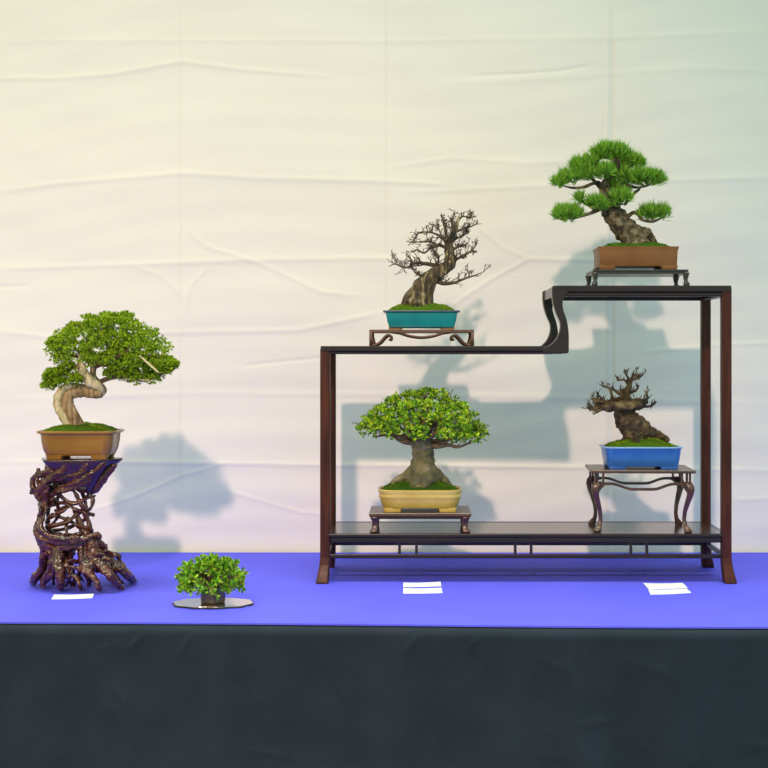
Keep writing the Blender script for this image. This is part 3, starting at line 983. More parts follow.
# ================================================================== teal pot bonsai on scrolled stand (step)
FT = Frame(421.5, 0.105, ZS)
st = FT.s
sc = thing('low_stand', 'low brown stand with scrolled open ends under the teal pot', 'plant stand', FT.o, 'low stands under the pots')
zt_ = Z(360, 300, 0.1693)
HT = FT.p(421, 330.2)[2]
SD = 0.062
hwS = 51.3 * st
mb = MB()
mb.loft([rrect(hwS, SD, HT - 0.0055, 0.003), rrect(hwS, SD, HT - 0.001, 0.003), rrect(hwS - 0.001, SD - 0.001, HT, 0.003)])
mb.build('top_panel', M['scrollwood'], sc, smooth=False)
for sx in (-1, 1):
    for sy in (-1, 1):
        mb = MB()
        x1 = sx * hwS; x0 = sx * (hwS - 0.0065)
        mb.box(min(x0, x1), max(x0, x1), sy * SD - (0.0065 if sy > 0 else 0), sy * SD + (0.0065 if sy < 0 else 0), 0, HT - 0.005)
        y = sy * (SD - 0.003)
        mir = lambda pts: [(sx * abs(a), y, b) for a, b in pts]
        mb.tube(mir([(hwS - 0.003, 0.0028), (hwS - 0.013, 0.0026), (hwS - 0.022, 0.008), (hwS - 0.030, 0.017), (hwS - 0.037, 0.0225), (hwS - 0.043, 0.021), (hwS - 0.044, 0.015), (hwS - 0.040, 0.013)]),
                [0.0026, 0.0027, 0.0027, 0.0026, 0.0026, 0.0026, 0.0024, 0.0018], seg=8, sub=5)
        mb.tube(mir([(hwS - 0.004, HT - 0.008), (hwS - 0.008, 0.009), (hwS - 0.014, 0.005)]), [0.002, 0.002, 0.002], seg=6)
        mb.build('leg', M['scrollwood'], sc, smooth=True, bevel=0)
for sy in (-1, 1):
    mb = MB()
    y = sy * (SD - 0.003)
    pts = [(-30 * st, HT - 0.004), (-22 * st, HT - 0.006), (-12 * st, HT - 0.0125), (-2, 0), (12 * st, HT - 0.0125), (22 * st, HT - 0.006), (30 * st, HT - 0.004)]
    pts[3] = (0, HT - 0.0155)
    mb.tube([(a, y, b) for a, b in pts], 0.0023, seg=8, sub=5)
    mb.build('apron', M['scrollwood'], sc)

FT2 = Frame(421.5, 0.105, ZS + HT)
teal = thing('bonsai_tree', 'leafless bonsai with a streaked leaning trunk in a teal pot', 'bonsai', FT2.o, 'bonsai trees on display')
zr, zu = FT2.p(421, 311.5)[2], FT2.p(421, 328.2)[2]
pot('pot', teal, [(31 * st, 0.036, zu), (32 * st, 0.038, zu + 0.0015), (34 * st, 0.041, zu + 0.014), (35.3 * st, 0.043, zr - 0.004), (36.8 * st, 0.046, zr - 0.0026), (37 * st, 0.0465, zr)],
    0.005, M['teal'], zr - 0.005, feet=[(sx * 26 * st, sy * 0.026, 6.3 * st, 0.008, zu + 0.001, 1.12) for sx in (-1, 1) for sy in (-1, 1)], foot_m=M['clay'],
    rim=(38 * st, 0.048, zr - 0.0022, zr + 0.0008), rim_m=M['teal_rim'], label='dark lip of the teal pot', n=4)
moss(teal, 34.5 * st, 0.041, zr - 0.003, 0.021, M['moss'], seed=2, power=6.0)
zq = Z(385, 200, 0.15625)
kq = 0.15625 * st
mb = MB()
tr = [(205, 672, 0), (225, 610, 0), (255, 540, 0), (300, 488, 0), (365, 450, -.003), (412, 415, -.004), (422, 370, 0), (405, 315, 0), (425, 255, 0), (450, 195, 0), (466, 135, 0), (476, 98, 0)]
mb.tube(zq(FT2, tr), np.array([98, 76, 60, 50, 42, 37, 32, 28, 21, 15, 9, 4]) * kq, seg=16, sub=6, wob=0.10)
for dx, r in ((-75, 20), (-35, 24), (10, 24), (50, 22), (78, 16)):
    mb.tube(zq(FT2, [(205 + dx * 1.15, 690, -.012), (215 + dx, 620, -.014), (250 + dx * 0.75, 555, -.012), (305 + dx * .5, 488, -.008), (370 + dx * .3, 440, -.006)]),
            np.array([r * 1.2, r, r * .9, r * .7, r * .4]) * kq, seg=8, sub=5, wob=0.1, seed=dx)
mb.tube(zq(FT2, [(385, 470, -.014), (388, 410, -.016), (395, 350, -.012), (405, 300, -.006)]), np.array([9, 13, 12, 6]) * kq, seg=8)
o = mb.build('trunk', M['bark_streak'], teal)
rnd = random.Random(21)
mb = MB()
brs = [([(380, 445, 0), (300, 415, -.005), (230, 405, -.01), (180, 408, -.015), (150, 430, -.02), (110, 430, -.02), (65, 410, -.02), (25, 425, -.02)], [20, 17, 12, 10, 8, 7, 5, 3], 10, .020),
       ([(400, 310, 0), (345, 290, -.01), (300, 300, -.02), (250, 340, -.02), (205, 318, -.02), (180, 330, -.02)], [14, 11, 9, 7, 5, 4], 9, .020),
       ([(405, 290, 0), (365, 240, -.01), (320, 215, -.015), (270, 205, -.02), (215, 212, -.02), (180, 262, -.02), (158, 272, -.02)], [14, 12, 9, 7, 6, 5, 3], 12, .020),
       ([(395, 300, .01), (330, 285, .02), (280, 265, .025), (220, 268, .03), (170, 272, .03)], [11, 9, 7, 6, 4], 9, .020),
       ([(410, 270, 0), (388, 205, 0), (378, 160, .005), (372, 125, .005)], [13, 10, 7, 4], 9, .018),
       ([(438, 220, 0), (432, 165, -.01), (425, 125, -.01), (442, 92, -.01)], [11, 8, 6, 3], 9, .018),
       ([(446, 205, 0), (500, 185, 0), (550, 170, .005), (592, 152, .005)], [12, 10, 7, 3], 9, .018),
       ([(462, 140, 0), (495, 105, .01), (535, 112, .015), (555, 100, .015)], [9, 7, 5, 3], 8, .016),
       ([(424, 395, 0), (470, 372, 0), (520, 345, -.005), (560, 318, -.01), (592, 272, -.01)], [14, 12, 9, 7, 3], 10, .018),
       ([(432, 260, 0), (480, 235, .015), (520, 215, .02)], [10, 7, 4], 8, .018),
       ([(420, 330, 0), (470, 300, .02), (530, 280, .03)], [10, 7, 4], 8, .018),
       ([(410, 290, 0), (430, 210, -.03), (440, 150, -.04)], [10, 7, 4], 8, .018),
       ([(400, 300, 0), (350, 200, .03), (330, 150, .04)], [10, 7, 4], 9, .018),
       ([(300, 505, .005), (345, 525, 0), (395, 537, 0), (450, 527, 0), (500, 507, 0), (560, 487, 0), (628, 462, 0)], [22, 18, 15, 12, 9, 6, 3], 11, .015),
       ([(260, 480, 0), (225, 485, -.02), (195, 470, -.02), (175, 440, -.02)], [7, 5, 4, 3], 3, .012),
       ([(330, 430, 0), (345, 380, -.01), (310, 330, -.01)], [7, 5, 3], 3, .018)]
for pl, r, k, L in brs:
    P = zq(FT2, pl)
    mb = MB()
    mb.tube(P, np.array(r) * kq * 0.8, seg=7, sub=4, wob=0.12)
    for q, d, t in along(P, k + 7, rnd):
        dn = d / np.linalg.norm(d)
        hi = 0.52 if q[2] > 0.150 else 1.0 if q[2] > 0.125 else 1.0
        twig(mb, q, dn * 0.7 + np.array([rnd.gauss(0, .5), rnd.gauss(0, .5), rnd.gauss(0.3, .5)]), 1.35 * hi * L * rnd.uniform(0.6, 1.1), 0.0014 * (1.2 - 0.5 * t), 2, rnd, up=0.22, n_child=(1, 3), rmin=0.00055, kink=0.28, shrink=0.66)
    mb.build('branch', M['twig_olive'], teal)

# ================================================================== pine on black low stand (top)
FP = Frame(636.3, 0.10, ZT)
sp = FP.s
bs = thing('low_stand', 'low black stand with ball feet under the brown pot, on the top shelf', 'plant stand', FP.o, 'low stands under the pots')
HP = FP.p(637, 271.2)[2]
PD = 0.060
hwP = 47.0 * sp
mb = MB()
mb.loft([rrect(hwP - 0.002, PD - 0.002, HP - 0.009, 0.004), rrect(hwP - 0.002, PD - 0.002, HP - 0.005, 0.004), rrect(hwP, PD, HP - 0.004, 0.004), rrect(hwP, PD, HP - 0.0005, 0.004), rrect(hwP - 0.001, PD - 0.001, HP, 0.004)])
mb.build('top_panel', M['blackwood'], bs, smooth=False)
for sx in (-1, 1):
    for sy in (-1, 1):
        mb = MB()
        cx, cy = sx * (hwP - 0.005), sy * (PD - 0.006)
        rings = []
        for z, r, off in [(0, 0.0045, 1), (0.003, 0.0062, 1), (0.007, 0.0062, .8), (0.011, 0.0038, 0), (0.015, 0.0042, -.5), (HP - 0.008, 0.0068, 0), (HP - 0.006, 0.0068, 0)]:
            rings.append(rrect(r, r, z, r * 0.7, 4, cx + sx * off * 0.0012, cy + sy * off * 0.0012))
        mb.loft(rings)
        mb.build('leg', M['blackwood'], bs)

FP2 = Frame(635.0, 0.10, ZT + HP)
pine = thing('bonsai_tree', 'pine bonsai with tufts of green needles in a rectangular brown pot', 'bonsai', FP2.o, 'bonsai trees on display')
zr, zu = FP2.p(637, 246.6, -.05)[2], FP2.p(637, 266, -.05)[2]
pot('pot', pine, [(37.6 * sp, 0.048, zu), (37.8 * sp, 0.0485, zu + 0.001), (38.3 * sp, 0.049, zr - 0.010), (39.6 * sp, 0.051, zr)],
    0.0016, M['brown_pot'], zr - 0.005, n=2,
    feet=[(sx * 30.5 * sp, sy * 0.040, 7.5 * sp, 0.008, zu + 0.001, 1.15) for sx in (-1, 1) for sy in (-1, 1)])
moss(pine, 36.5 * sp, 0.046, zr - 0.004, 0.017, M['moss_dark'], seed=3, peak=(-0.01, 0))
zp = Z(545, 135, 0.1693)
kp = 0.1693 * sp
mb = MB()
mb.tube(zp(FP2, [(530, 655, 0), (515, 605, 0), (470, 552, 0), (425, 500, 0), (395, 450, 0), (365, 405, 0), (350, 350, 0), (352, 300, 0), (375, 260, 0), (425, 215, 0), (430, 150, 0), (400, 105, 0)]),
        np.array([80, 72, 66, 66, 60, 44, 30, 26, 20, 16, 11, 6]) * kp, seg=16, sub=6, wob=0.14)
mb.tube(zp(FP2, [(520, 560, -.005), (585, 572, -.005), (625, 600, -.004), (655, 650, 0)]), np.array([35, 30, 22, 14]) * kp, seg=10, wob=0.14)
mb.tube(zp(FP2, [(480, 520, .01), (500, 570, .015), (540, 640, .02)]), np.array([50, 45, 50]) * kp, seg=10, wob=0.14)
mb.tube(zp(FP2, [(400, 470, -.012), (440, 540, -.016), (480, 590, -.016), (490, 640, -.016)]), np.array([40, 38, 38, 36]) * kp, seg=10, wob=0.2, seed=4)
o = mb.build('trunk', M['bark_pine'], pine, remesh=0.0016)
gnarl(o, 0.008, 0.006, 'pine_bark_knots')
mb = MB()
for pl, r in [([(352, 320, 0), (320, 285, -.005), (285, 285, -.01), (230, 308, -.01), (160, 312, -.01), (100, 298, -.01)], [15, 13, 11, 9, 7, 4]),
              ([(365, 300, 0), (400, 295, 0), (450, 290, 0), (540, 310, -.005), (600, 300, -.01), (650, 278, -.01)], [14, 12, 10, 8, 6, 4]),
              ([(470, 410, .01), (520, 350, .01), (560, 320, .01)], [10, 9, 7]),
              ([(480, 490, 0), (520, 458, -.005), (548, 470, -.01), (575, 502, -.01), (640, 510, -.01), (705, 480, -.01)], [12, 11, 10, 10, 8, 5]),
              ([(365, 425, 0), (310, 445, -.02), (240, 472, -.02), (160, 490, -.02), (100, 475, -.02)], [14, 12, 9, 7, 4]),
              ([(350, 340, 0), (280, 260, .02), (220, 200, .02), (200, 160, .02)], [12, 10, 8, 5]),
              ([(410, 225, 0), (480, 200, .01), (530, 170, .01)], [10, 8, 5]),
              ([(390, 240, 0), (320, 200, -.02), (300, 160, -.02)], [10, 8, 5]),
              ([(420, 150, 0), (340, 130, 0), (310, 110, 0)], [8, 6, 4]), ([(420, 150, 0), (470, 130, 0), (490, 110, 0)], [8, 6, 4]),
              ([(380, 420, -.01), (420, 410, -.03), (460, 410, -.03)], [10, 8, 5]), ([(350, 430, 0), (300, 420, -.03), (270, 420, -.03)], [9, 7, 5]),
              ([(290, 440, -.02), (230, 400, -.02), (205, 385, -.02)], [7, 6, 4])]:
    mb = MB()
    mb.tube(zp(FP2, pl), np.array(r) * kp, seg=7, wob=0.15)
    mb.build('branch', M['bark_pine'], pine)
# pads: centre x, y, half width, half height (crop px), depth, half depth (m), tufts
for (cx, cy, rx, ry, dy, rd, k) in [
    (395, 105, 105, 42, 0.0, .034, 80), (330, 100, 45, 40, -.01, .02, 26), (225, 190, 75, 50, -.005, .034, 60), (150, 252, 60, 48, -.01, .03, 42), (88, 282, 38, 32, -.01, .022, 24),
    (245, 235, 45, 38, -.025, .02, 28), (350, 225, 55, 48, -.03, .022, 42), (612, 262, 95, 46, -.005, .034, 80), (525, 165, 60, 40, .012, .03, 38), (455, 250, 50, 38, .0, .03, 28), (450, 375, 62, 42, -.03, .026, 46),
    (140, 466, 102, 42, -.02, .036, 85), (310, 405, 65, 35, -.03, .024, 42), (205, 375, 18, 22, -.02, .012, 12), (638, 462, 85, 40, -.008, .034, 56), (465, 315, 42, 26, .03, .02, 20), (700, 460, 28, 30, -.01, .02, 16), (555, 250, 60, 40, -.015, .03, 34), (265, 165, 50, 36, .0, .03, 26), (400, 300, 40, 22, .01, .02, 14), (430, 200, 40, 34, .01, .02, 18), (480, 130, 40, 30, .0, .025, 20)]:
    mb = MB()
    c = zp(FP2, [(cx, cy + 20, dy)])[0]
    pos, dirs = cloud(c, (rx * kp * 0.90, rd, ry * kp * 0.85), int(k * 1.15), up=1.7, inner=0.1)
    tufts(mb, pos, dirs, 20, 0.0205, 0.00135, 0.36, mid=0.55)
    top_ = pos[:, 2] > np.median(pos[:, 2]) - 0.002
    tufts(mb, pos[top_], dirs[top_] * np.array([0.6, 0.6, 1.2]), 7, 0.0275, 0.0016, 0.24, mid=0.4)
    for q in pos[::3]:
        mb.tube([np.array(c) * 0.6 + q * 0.4 - np.array([0, 0, 0.004]), q], [0.0010, 0.0008], seg=4, sub=1)
    mb.build('foliage_pad', M['needle'], pine)

# ================================================================== cream pot bonsai on low stand (shelf)
FC = Frame(420, 0.085, ZB + 0.0004)
sC = FC.s
ls = thing('low_stand', 'low reddish-brown stand with short curved feet under the cream pot', 'plant stand', FC.o, 'low stands under the pots')
HC = 0.0395
CD = 0.074
hwC = (51.2 * 2.81 / FPX)
mb = MB()
mb.loft([rrect(hwC - 0.004, CD - 0.004, HC - 0.0085, 0.002), rrect(hwC - 0.001, CD - 0.001, HC - 0.0065, 0.002), rrect(hwC, CD, HC - 0.005, 0.002), rrect(hwC, CD, HC - 0.001, 0.002), rrect(hwC - 0.001, CD - 0.001, HC, 0.002)])
mb.build('top_panel', M['redwood'], ls, smooth=False)
for sx in (-1, 1):
    for sy in (-1, 1):
        mb = MB()
        rings = []
        for z, off, hw_, hd_ in [(0, 0.0, .0075, .007), (0.004, -.0005, .0075, .007), (0.009, -.003, .0055, .0055), (0.018, -.0045, .0055, .0055), (HC - 0.012, -.002, .0075, .007), (HC - 0.007, -.0005, .008, .0075)]:
            rings.append(rrect(hw_, hd_, z, 0.002, 3, sx * (hwC - 0.009 + off), sy * (CD - 0.010 + off)))
        mb.loft(rings)
        mb.build('leg', M['redwood'], ls)
for sy in (-1, 1):
    mb = MB()
    mb.box(-hwC + 0.008, hwC - 0.008, sy * (CD - 0.012) - 0.003, sy * (CD - 0.012) + 0.003, HC - 0.0125, HC - 0.008)
    mb.build('apron', M['redwood'], ls, smooth=False, bevel=0.0008)

FC2 = Frame(420, 0.085, ZB + HC)
crm = thing('bonsai_tree', 'leafy broad-crowned bonsai with a thick trunk in a cream-yellow pot', 'bonsai', FC2.o, 'bonsai trees on display')
PDc = 0.056
# front face of the pot is about .05 nearer: measure heights there
zr, zu = FC2.p(420, 490.6, -PDc)[2], 0.0075
k = (FC2.Y - PDc - CAMY) / FPX
pot('pot', crm, [(35.5 * k, 0.046, zu), (38 * k, 0.049, zu + 0.003), (40.3 * k, 0.052, zu + 0.014), (41 * k, 0.053, zr - 0.018), (41.6 * k, 0.0545, zr - 0.016), (41.9 * k, 0.055, zr - 0.012),
                 (41.4 * k, 0.0545, zr - 0.009), (41.6 * k, 0.0547, zr - 0.008), (42.6 * k, PDc, zr - 0.004), (42.6 * k, PDc, zr)],
    0.030, M['cream'], zr - 0.006, n=8,
    feet=[(sx * 27.5 * k, sy * 0.036, 8.5 * k, 0.008, 0.0085, 1.12) for sx in (-1, 1) for sy in (-1, 1)])
moss(crm, 39 * k, 0.049, zr - 0.005, 0.024, M['moss_dark'], seed=4, fuzz=3000)
zc = Z(350, 380, 0.1888)
kc = 0.1888 * sC
mb = MB()
mb.tube(zc(FC2, [(380, 575, 0), (382, 520, 0), (385, 460, 0), (386, 410, 0), (385, 360, 0), (380, 320, 0), (378, 285, 0)]), np.array([105, 90, 70, 58, 55, 55, 38]) * kc, seg=18, sub=6, wob=0.08)
for pl, r in [([(380, 440, -.01), (330, 490, -.015), (270, 520, -.012), (225, 545, -.01)], [32, 34, 24, 14]),
              ([(395, 430, -.005), (450, 490, -.008), (500, 530, -.005), (530, 560, 0)], [30, 32, 22, 12]),
              ([(375, 450, -.018), (360, 510, -.028), (340, 560, -.032)], [32, 34, 26]), ([(395, 450, -.018), (405, 510, -.030), (400, 560, -.034)], [30, 34, 28]),
              ([(400, 460, .02), (430, 520, .03), (450, 560, .04)], [30, 30, 22]), ([(370, 460, .02), (330, 520, .03), (300, 560, .04)], [30, 30, 22])]:
    mb.tube(zc(FC2, pl), np.array(r) * kc, seg=10, wob=0.14, sub=5)
o = mb.build('trunk', M['bark_mossy'], crm, remesh=0.0016)
gnarl(o, 0.010, 0.006, 'trunk_knots')
rnd = random.Random(9)
mb = MB()
for pl, r in [([(375, 335, 0), (310, 330, -.01), (265, 320, -.015), (210, 290, -.02), (140, 300, -.02)], [20, 15, 11, 8, 4]),
              ([(390, 335, 0), (450, 350, -.01), (520, 345, -.015), (575, 355, -.02), (640, 330, -.02)], [20, 15, 11, 8, 4]),
              ([(370, 310, 0), (320, 250, -.01), (270, 180, -.01), (240, 120, 0)], [20, 14, 9, 5]),
              ([(390, 310, 0), (440, 240, .005), (500, 160, .01), (530, 110, .01)], [20, 14, 9, 5]),
              ([(380, 300, 0), (385, 230, 0), (390, 150, 0), (400, 80, 0)], [22, 16, 10, 5]),
              ([(375, 320, -.01), (330, 290, -.04), (290, 240, -.06)], [15, 10, 5]), ([(390, 320, -.01), (440, 290, -.04), (500, 250, -.06)], [15, 10, 5]),
              ([(380, 310, -.01), (390, 260, -.05), (395, 200, -.065)], [15, 10, 5]),
              ([(375, 320, .01), (310, 280, .04), (240, 240, .06)], [15, 10, 5]), ([(390, 320, .01), (470, 280, .04), (560, 250, .06)], [15, 10, 5]),
              ([(395, 325, 0), (500, 320, .01), (600, 290, .01), (690, 300, .01)], [15, 11, 7, 4]), ([(370, 325, 0), (250, 290, .01), (150, 260, .01), (80, 260, .01)], [15, 11, 7, 4])]:
    P = zc(FC2, pl)
    mb = MB()
    mb.tube(P, np.array(r) * kc, seg=7, wob=0.1)
    for q, d, t in along(P, 10, rnd):
        dn = d / np.linalg.norm(d)
        twig(mb, q, dn * 0.5 + np.array([rnd.gauss(0, .6), rnd.gauss(0, .6), 0.4]), 0.03, 0.0012, 1, rnd, up=0.3)
    mb.build('branch', M['branch_brown'], crm)
mb = MB()
lumps = []
for (cx, cy, r) in [(75, 255, 42), (120, 215, 48), (165, 165, 52), (215, 120, 52), (275, 88, 52), (340, 75, 50), (405, 68, 50), (465, 82, 50), (525, 112, 50), (575, 150, 48), (620, 195, 48), (655, 250, 46), (690, 292, 36),
                    (140, 265, 42), (190, 225, 52), (245, 185, 55), (305, 150, 56), (370, 135, 56), (435, 145, 56), (500, 170, 56), (555, 215, 52), (600, 265, 48), (640, 300, 36),
                    (215, 270, 42), (270, 245, 50), (330, 215, 54), (395, 205, 54), (460, 220, 54), (520, 255, 48), (570, 300, 36), (330, 275, 36), (400, 262, 38), (480, 292, 34), (360, 300, 26)]:
    u = (cx - 382) / 330
    dep = 0.070 * math.sqrt(max(0.06, 1 - u * u))
    rim_ = (cy < 130) or abs(u) > 0.8
    for dd in ((-dep * .45, dep * .45) if rim_ else (-dep, -dep * 0.55, dep * .9)):
        lumps.append((cx + rnd.uniform(-12, 12), cy + rnd.uniform(-8, 8), dd, r * rnd.uniform(.8, 1.05)))
for cx, cy, dd, r in lumps:
    c = zc(FC2, [(cx, 300 + (cy - 300) * 0.93, dd)])[0]
    rr = r * kc
    pos, dirs = cloud(c, (rr, rr, rr * 0.82), 20, up=0.4, inner=0.35)
    dirs[:, 1] -= 0.25
    tufts(mb, pos, dirs, 5, 0.0088, 0.0048, 0.6, mid=0.5, fold=0.12, jit=0.0012)
mb.build('foliage', M['leaf_broad'], crm)

# ================================================================== blue pot bonsai on tall cabriole stand (shelf)
FB = Frame(642.5, 0.092, ZB + 0.0004)
sB = FB.s
cs = thing('tall_stand', 'tall dark stand with curved cabriole legs and wavy apron under the blue pot', 'plant stand', FB.o)
cs.rotation_euler.z = -0.045
HB = 0.1255
BD = 0.080
kf = (FB.Y - BD - CAMY) / FPX
xL, xR = FB.p(593, 470, -BD)[0], FB.p(697.5, 470, -BD)[0]
bc, hwB = (xL + xR) / 2, (xR - xL) / 2
mb = MB()
mb.loft([rrect(hwB - 0.002, BD - 0.002, HB - 0.006, 0.002, 6, bc), rrect(hwB, BD, HB - 0.005, 0.002, 6, bc), rrect(hwB, BD, HB - 0.001, 0.002, 6, bc), rrect(hwB - 0.001, BD - 0.001, HB, 0.002, 6, bc)])
mb.build('top_panel', M['redwood'], cs, smooth=False)
for sx in (-1, 1):
    for sy in (-1, 1):
        mb = MB()
        rings = []
        #   z, outward offset, half width
        for z, off, h in [(0.0, .0010, .0072), (0.004, .0010, .0080), (0.009, -.0010, .0062), (0.015, -.0045, .0042), (0.026, -.0060, .0038), (0.042, -.0045, .0042), (0.058, -.0005, .0052),
                          (0.074, .0042, .0062), (0.086, .0058, .0072), (0.094, .0040, .0080), (0.0995, .0005, .0085), (0.1015, -.0005, .0080)]:
            cx = bc + sx * (hwB - 0.0150 + off); cy = sy * (BD - 0.014 + off)
            rings.append(rrect(h, h, z, h * 0.5, 4, cx, cy))
        mb.loft(rings)
        mb.build('leg', M['redwood'], cs)
        # little struts between apron and top
        for ax, ay in ((0.010, 0.014), (0.026, 0.014), (0.014, 0.030)):
            mb = MB()
            x = bc + sx * (hwB - ax); y = sy * (BD - ay)
            mb.box(x - 0.0022, x + 0.0022, y - 0.0022, y + 0.0022, 0.097, HB - 0.005)
            mb.build('strut', M['redwood'], cs, smooth=False, bevel=0.0005)


def wavy(half, thick):
    up, lo = [], []
    for i in range(41):
        u = -1 + 2 * i / 40
        a = abs(u)
        drop = 0.011 * (0.5 + 0.5 * math.cos(math.pi * min(1, max(0, (a - 0.22) / 0.5))))
        arch = -0.016 * max(0, (a - 0.80) / 0.20) ** 2
        up.append((u * half, 0.1005 - drop + 0.0))
        lo.append((u * half, 0.1005 - drop - thick + arch * (1 if a > 0.8 else 0)))
    return up + lo[::-1]


for sy in (-1, 1):
    mb = MB()
    y = sy * (BD - 0.012)
    mb.prism_y([(bc + a, b) for a, b in wavy(hwB - 0.016, 0.0055)], y - 0.003, y + 0.003)
    mb.build('apron', M['redwood'], cs, smooth=False)
for sx in (-1, 1):
    mb = MB()
    x = bc + sx * (hwB - 0.012)
    poly = wavy(BD - 0.017, 0.0055)
    mb.loft([[(x - 0.003, a, b) for a, b in poly], [(x + 0.003, a, b) for a, b in poly]])
    mb.build('apron', M['redwood'], cs, smooth=False)

FB2 = Frame(641.5, 0.092, ZB + HB)
blu = thing('bonsai_tree', 'bare twiggy bonsai with a squat knobby trunk in a blue pot', 'bonsai', FB2.o, 'bonsai trees on display')
BPD = 0.047
k = (FB2.Y - BPD - CAMY) / FPX
xc = FB2.p(644.3, 450, -BPD)[0]
zr, zu = FB2.p(642, 447.6, -BPD)[2], 0.0045
mbp = [(34.61 * k, 0.038, zu), (36.07 * k, 0.040, zu + 0.002), (37.25 * k, 0.043, zu + 0.018), (38.41 * k, 0.0455, zr - 0.003), (39.20 * k, 0.0465, zr - 0.002), (39.20 * k, 0.0465, zr)]
pp = pot('pot', blu, mbp, 0.016, M['blue_pot'], zr - 0.005, n=6,
         feet=[(sx * 26 * k, sy * 0.030, 8.5 * k, 0.008, 0.0055, 1.1) for sx in (-1, 1) for sy in (-1, 1)],
         rim=(39.9 * k, BPD, zr - 0.002, zr + 0.0008), rim_m=M['blue_rim'], label='paler rim of the blue pot')
pp.location.x = xc
mo = moss(blu, 36.5 * k, 0.042, zr - 0.004, 0.021, M['moss'], seed=6, power=5.0)
mo.location.x = xc
zk = Z(580, 360, 0.1432)
kk = 0.1432 * sB
mb = MB()
mb.tube(zk(FB2, [(620, 560, 0), (560, 530, 0), (500, 508, 0), (430, 480, 0), (360, 440, 0), (318, 400, 0), (300, 355, 0), (306, 300, 0), (320, 240, 0), (342, 180, 0), (360, 135, 0), (378, 100, 0)]),
        np.array([16, 26, 42, 68, 82, 78, 62, 46, 30, 20, 11, 5]) * kk, seg=16, sub=6, wob=0.12)
mb.tube(zk(FB2, [(390, 590, -.005), (385, 530, -.008), (350, 470, -.005), (320, 420, 0)]), np.array([52, 55, 70, 70]) * kk, seg=12, wob=0.15)
mb.tube(zk(FB2, [(330, 590, .005), (340, 520, .005), (330, 450, .005)]), np.array([40, 50, 70]) * kk, seg=12, wob=0.15)
mb.tube(zk(FB2, [(480, 580, .006), (470, 530, .006), (430, 480, .005)]), np.array([55, 55, 60]) * kk, seg=12, wob=0.15)
mb.tube(zk(FB2, [(395, 580, -.022), (398, 535, -.024), (390, 500, -.02)]), np.array([22, 24, 14]) * kk, seg=10, wob=0.15)
mb.tube(zk(FB2, [(100, 335, -.005), (170, 322, -.005), (250, 318, 0), (330, 312, 0), (410, 305, 0), (470, 292, 0)]), np.array([16, 36, 48, 52, 40, 14]) * kk, seg=14, sub=5, wob=0.18)
mb.tube(zk(FB2, [(180, 330, -.025), (260, 325, -.032), (350, 320, -.03), (420, 315, -.02)]), np.array([26, 36, 36, 24]) * kk, seg=12, wob=0.2)
o = mb.build('trunk', M['bark_knobby'], blu, remesh=0.0014)
gnarl(o, 0.007, 0.006, 'knobby_bark_knots')
rnd = random.Random(33)
mb = MB()
brs = [([(180, 320, -.01), (120, 335, -.015), (90, 345, -.02), (68, 345, -.02)], [18, 13, 8, 4], 13, .014),
       ([(190, 300, -.01), (140, 290, -.015), (100, 280, -.015), (75, 270, -.015)], [14, 11, 7, 4], 10, .013),
       ([(200, 300, .01), (150, 320, .02), (100, 320, .02)], [14, 10, 5], 9, .013),
       ([(150, 345, -.02), (120, 365, -.02), (90, 380, -.02)], [9, 7, 3], 5, .010),
       ([(430, 320, 0), (470, 325, -.005), (500, 318, -.005), (525, 308, -.005)], [14, 9, 6, 3], 5, .010),
       ([(440, 300, 0), (465, 280, 0), (470, 240, 0)], [11, 8, 4], 6, .012),
       ([(325, 235, 0), (365, 222, 0), (395, 210, .005), (412, 175, .005)], [13, 10, 7, 4], 7, .010),
       ([(310, 245, 0), (270, 235, -.01), (225, 200, -.01), (155, 185, -.01)], [14, 11, 7, 4], 9, .011),
       ([(240, 300, 0), (225, 260, -.01), (208, 190, -.01)], [13, 10, 5], 7, .011),
       ([(300, 300, -.02), (290, 240, -.02), (280, 200, -.02)], [12, 10, 5], 6, .011),
       ([(340, 180, 0), (310, 140, -.005), (260, 145, -.005)], [10, 7, 4], 6, .010),
       ([(345, 165, 0), (335, 125, 0), (315, 95, 0)], [10, 7, 4], 6, .010),
       ([(360, 135, 0), (400, 130, 0), (445, 100, 0)], [10, 7, 4], 7, .010),
       ([(365, 130, 0), (380, 105, 0), (395, 85, 0)], [8, 6, 3], 6, .009),
       ([(130, 310, 0), (125, 260, 0), (130, 230, 0)], [9, 7, 4], 5, .010)]
for pl, r, n_, L in brs:
    P = zk(FB2, pl)
    mb = MB()
    mb.tube(P, np.array(r) * kk, seg=7, sub=4, wob=0.15)
    for q, d, t in along(P, n_ + 3, rnd):
        dn = d / np.linalg.norm(d)
        twig(mb, q, dn * 0.7 + np.array([rnd.gauss(0, .45), rnd.gauss(0, .5), rnd.gauss(0.5, .45)]), 1.05 * L * rnd.uniform(0.6, 1.1), 0.0015 * (1.2 - 0.5 * t), 1, rnd, up=0.4, n_child=(1, 3), rmin=0.0007, kink=0.2)
    mb.build('branch', M['bark_knobby'], blu)

mb = MB()
for k in range(95):
    x_ = rnd.uniform(95, 455)
    y_ = rnd.uniform(275, 345)
    d_ = -rnd.uniform(.016, .034) * (1 - abs(x_ - 290) / 260)
    q = np.array(zk(FB2, [(x_, y_, d_)])[0])
    twig(mb, q, np.array([(x_ - 290) / 200 + rnd.gauss(0, .4), -0.5 + rnd.gauss(0, .4), rnd.gauss(0.5, .4)]), rnd.uniform(.006, .012), 0.0011, 1, rnd, up=0.4, n_child=(1, 2), rmin=0.0007, kink=0.2)
mb.build('twig', M['bark_knobby'], blu)

# ================================================================== name cards
def on_table(px, py):
    D = FPX * CAMZ / (py - CY)
    return ((px - CX) * D / FPX, D + CAMY)


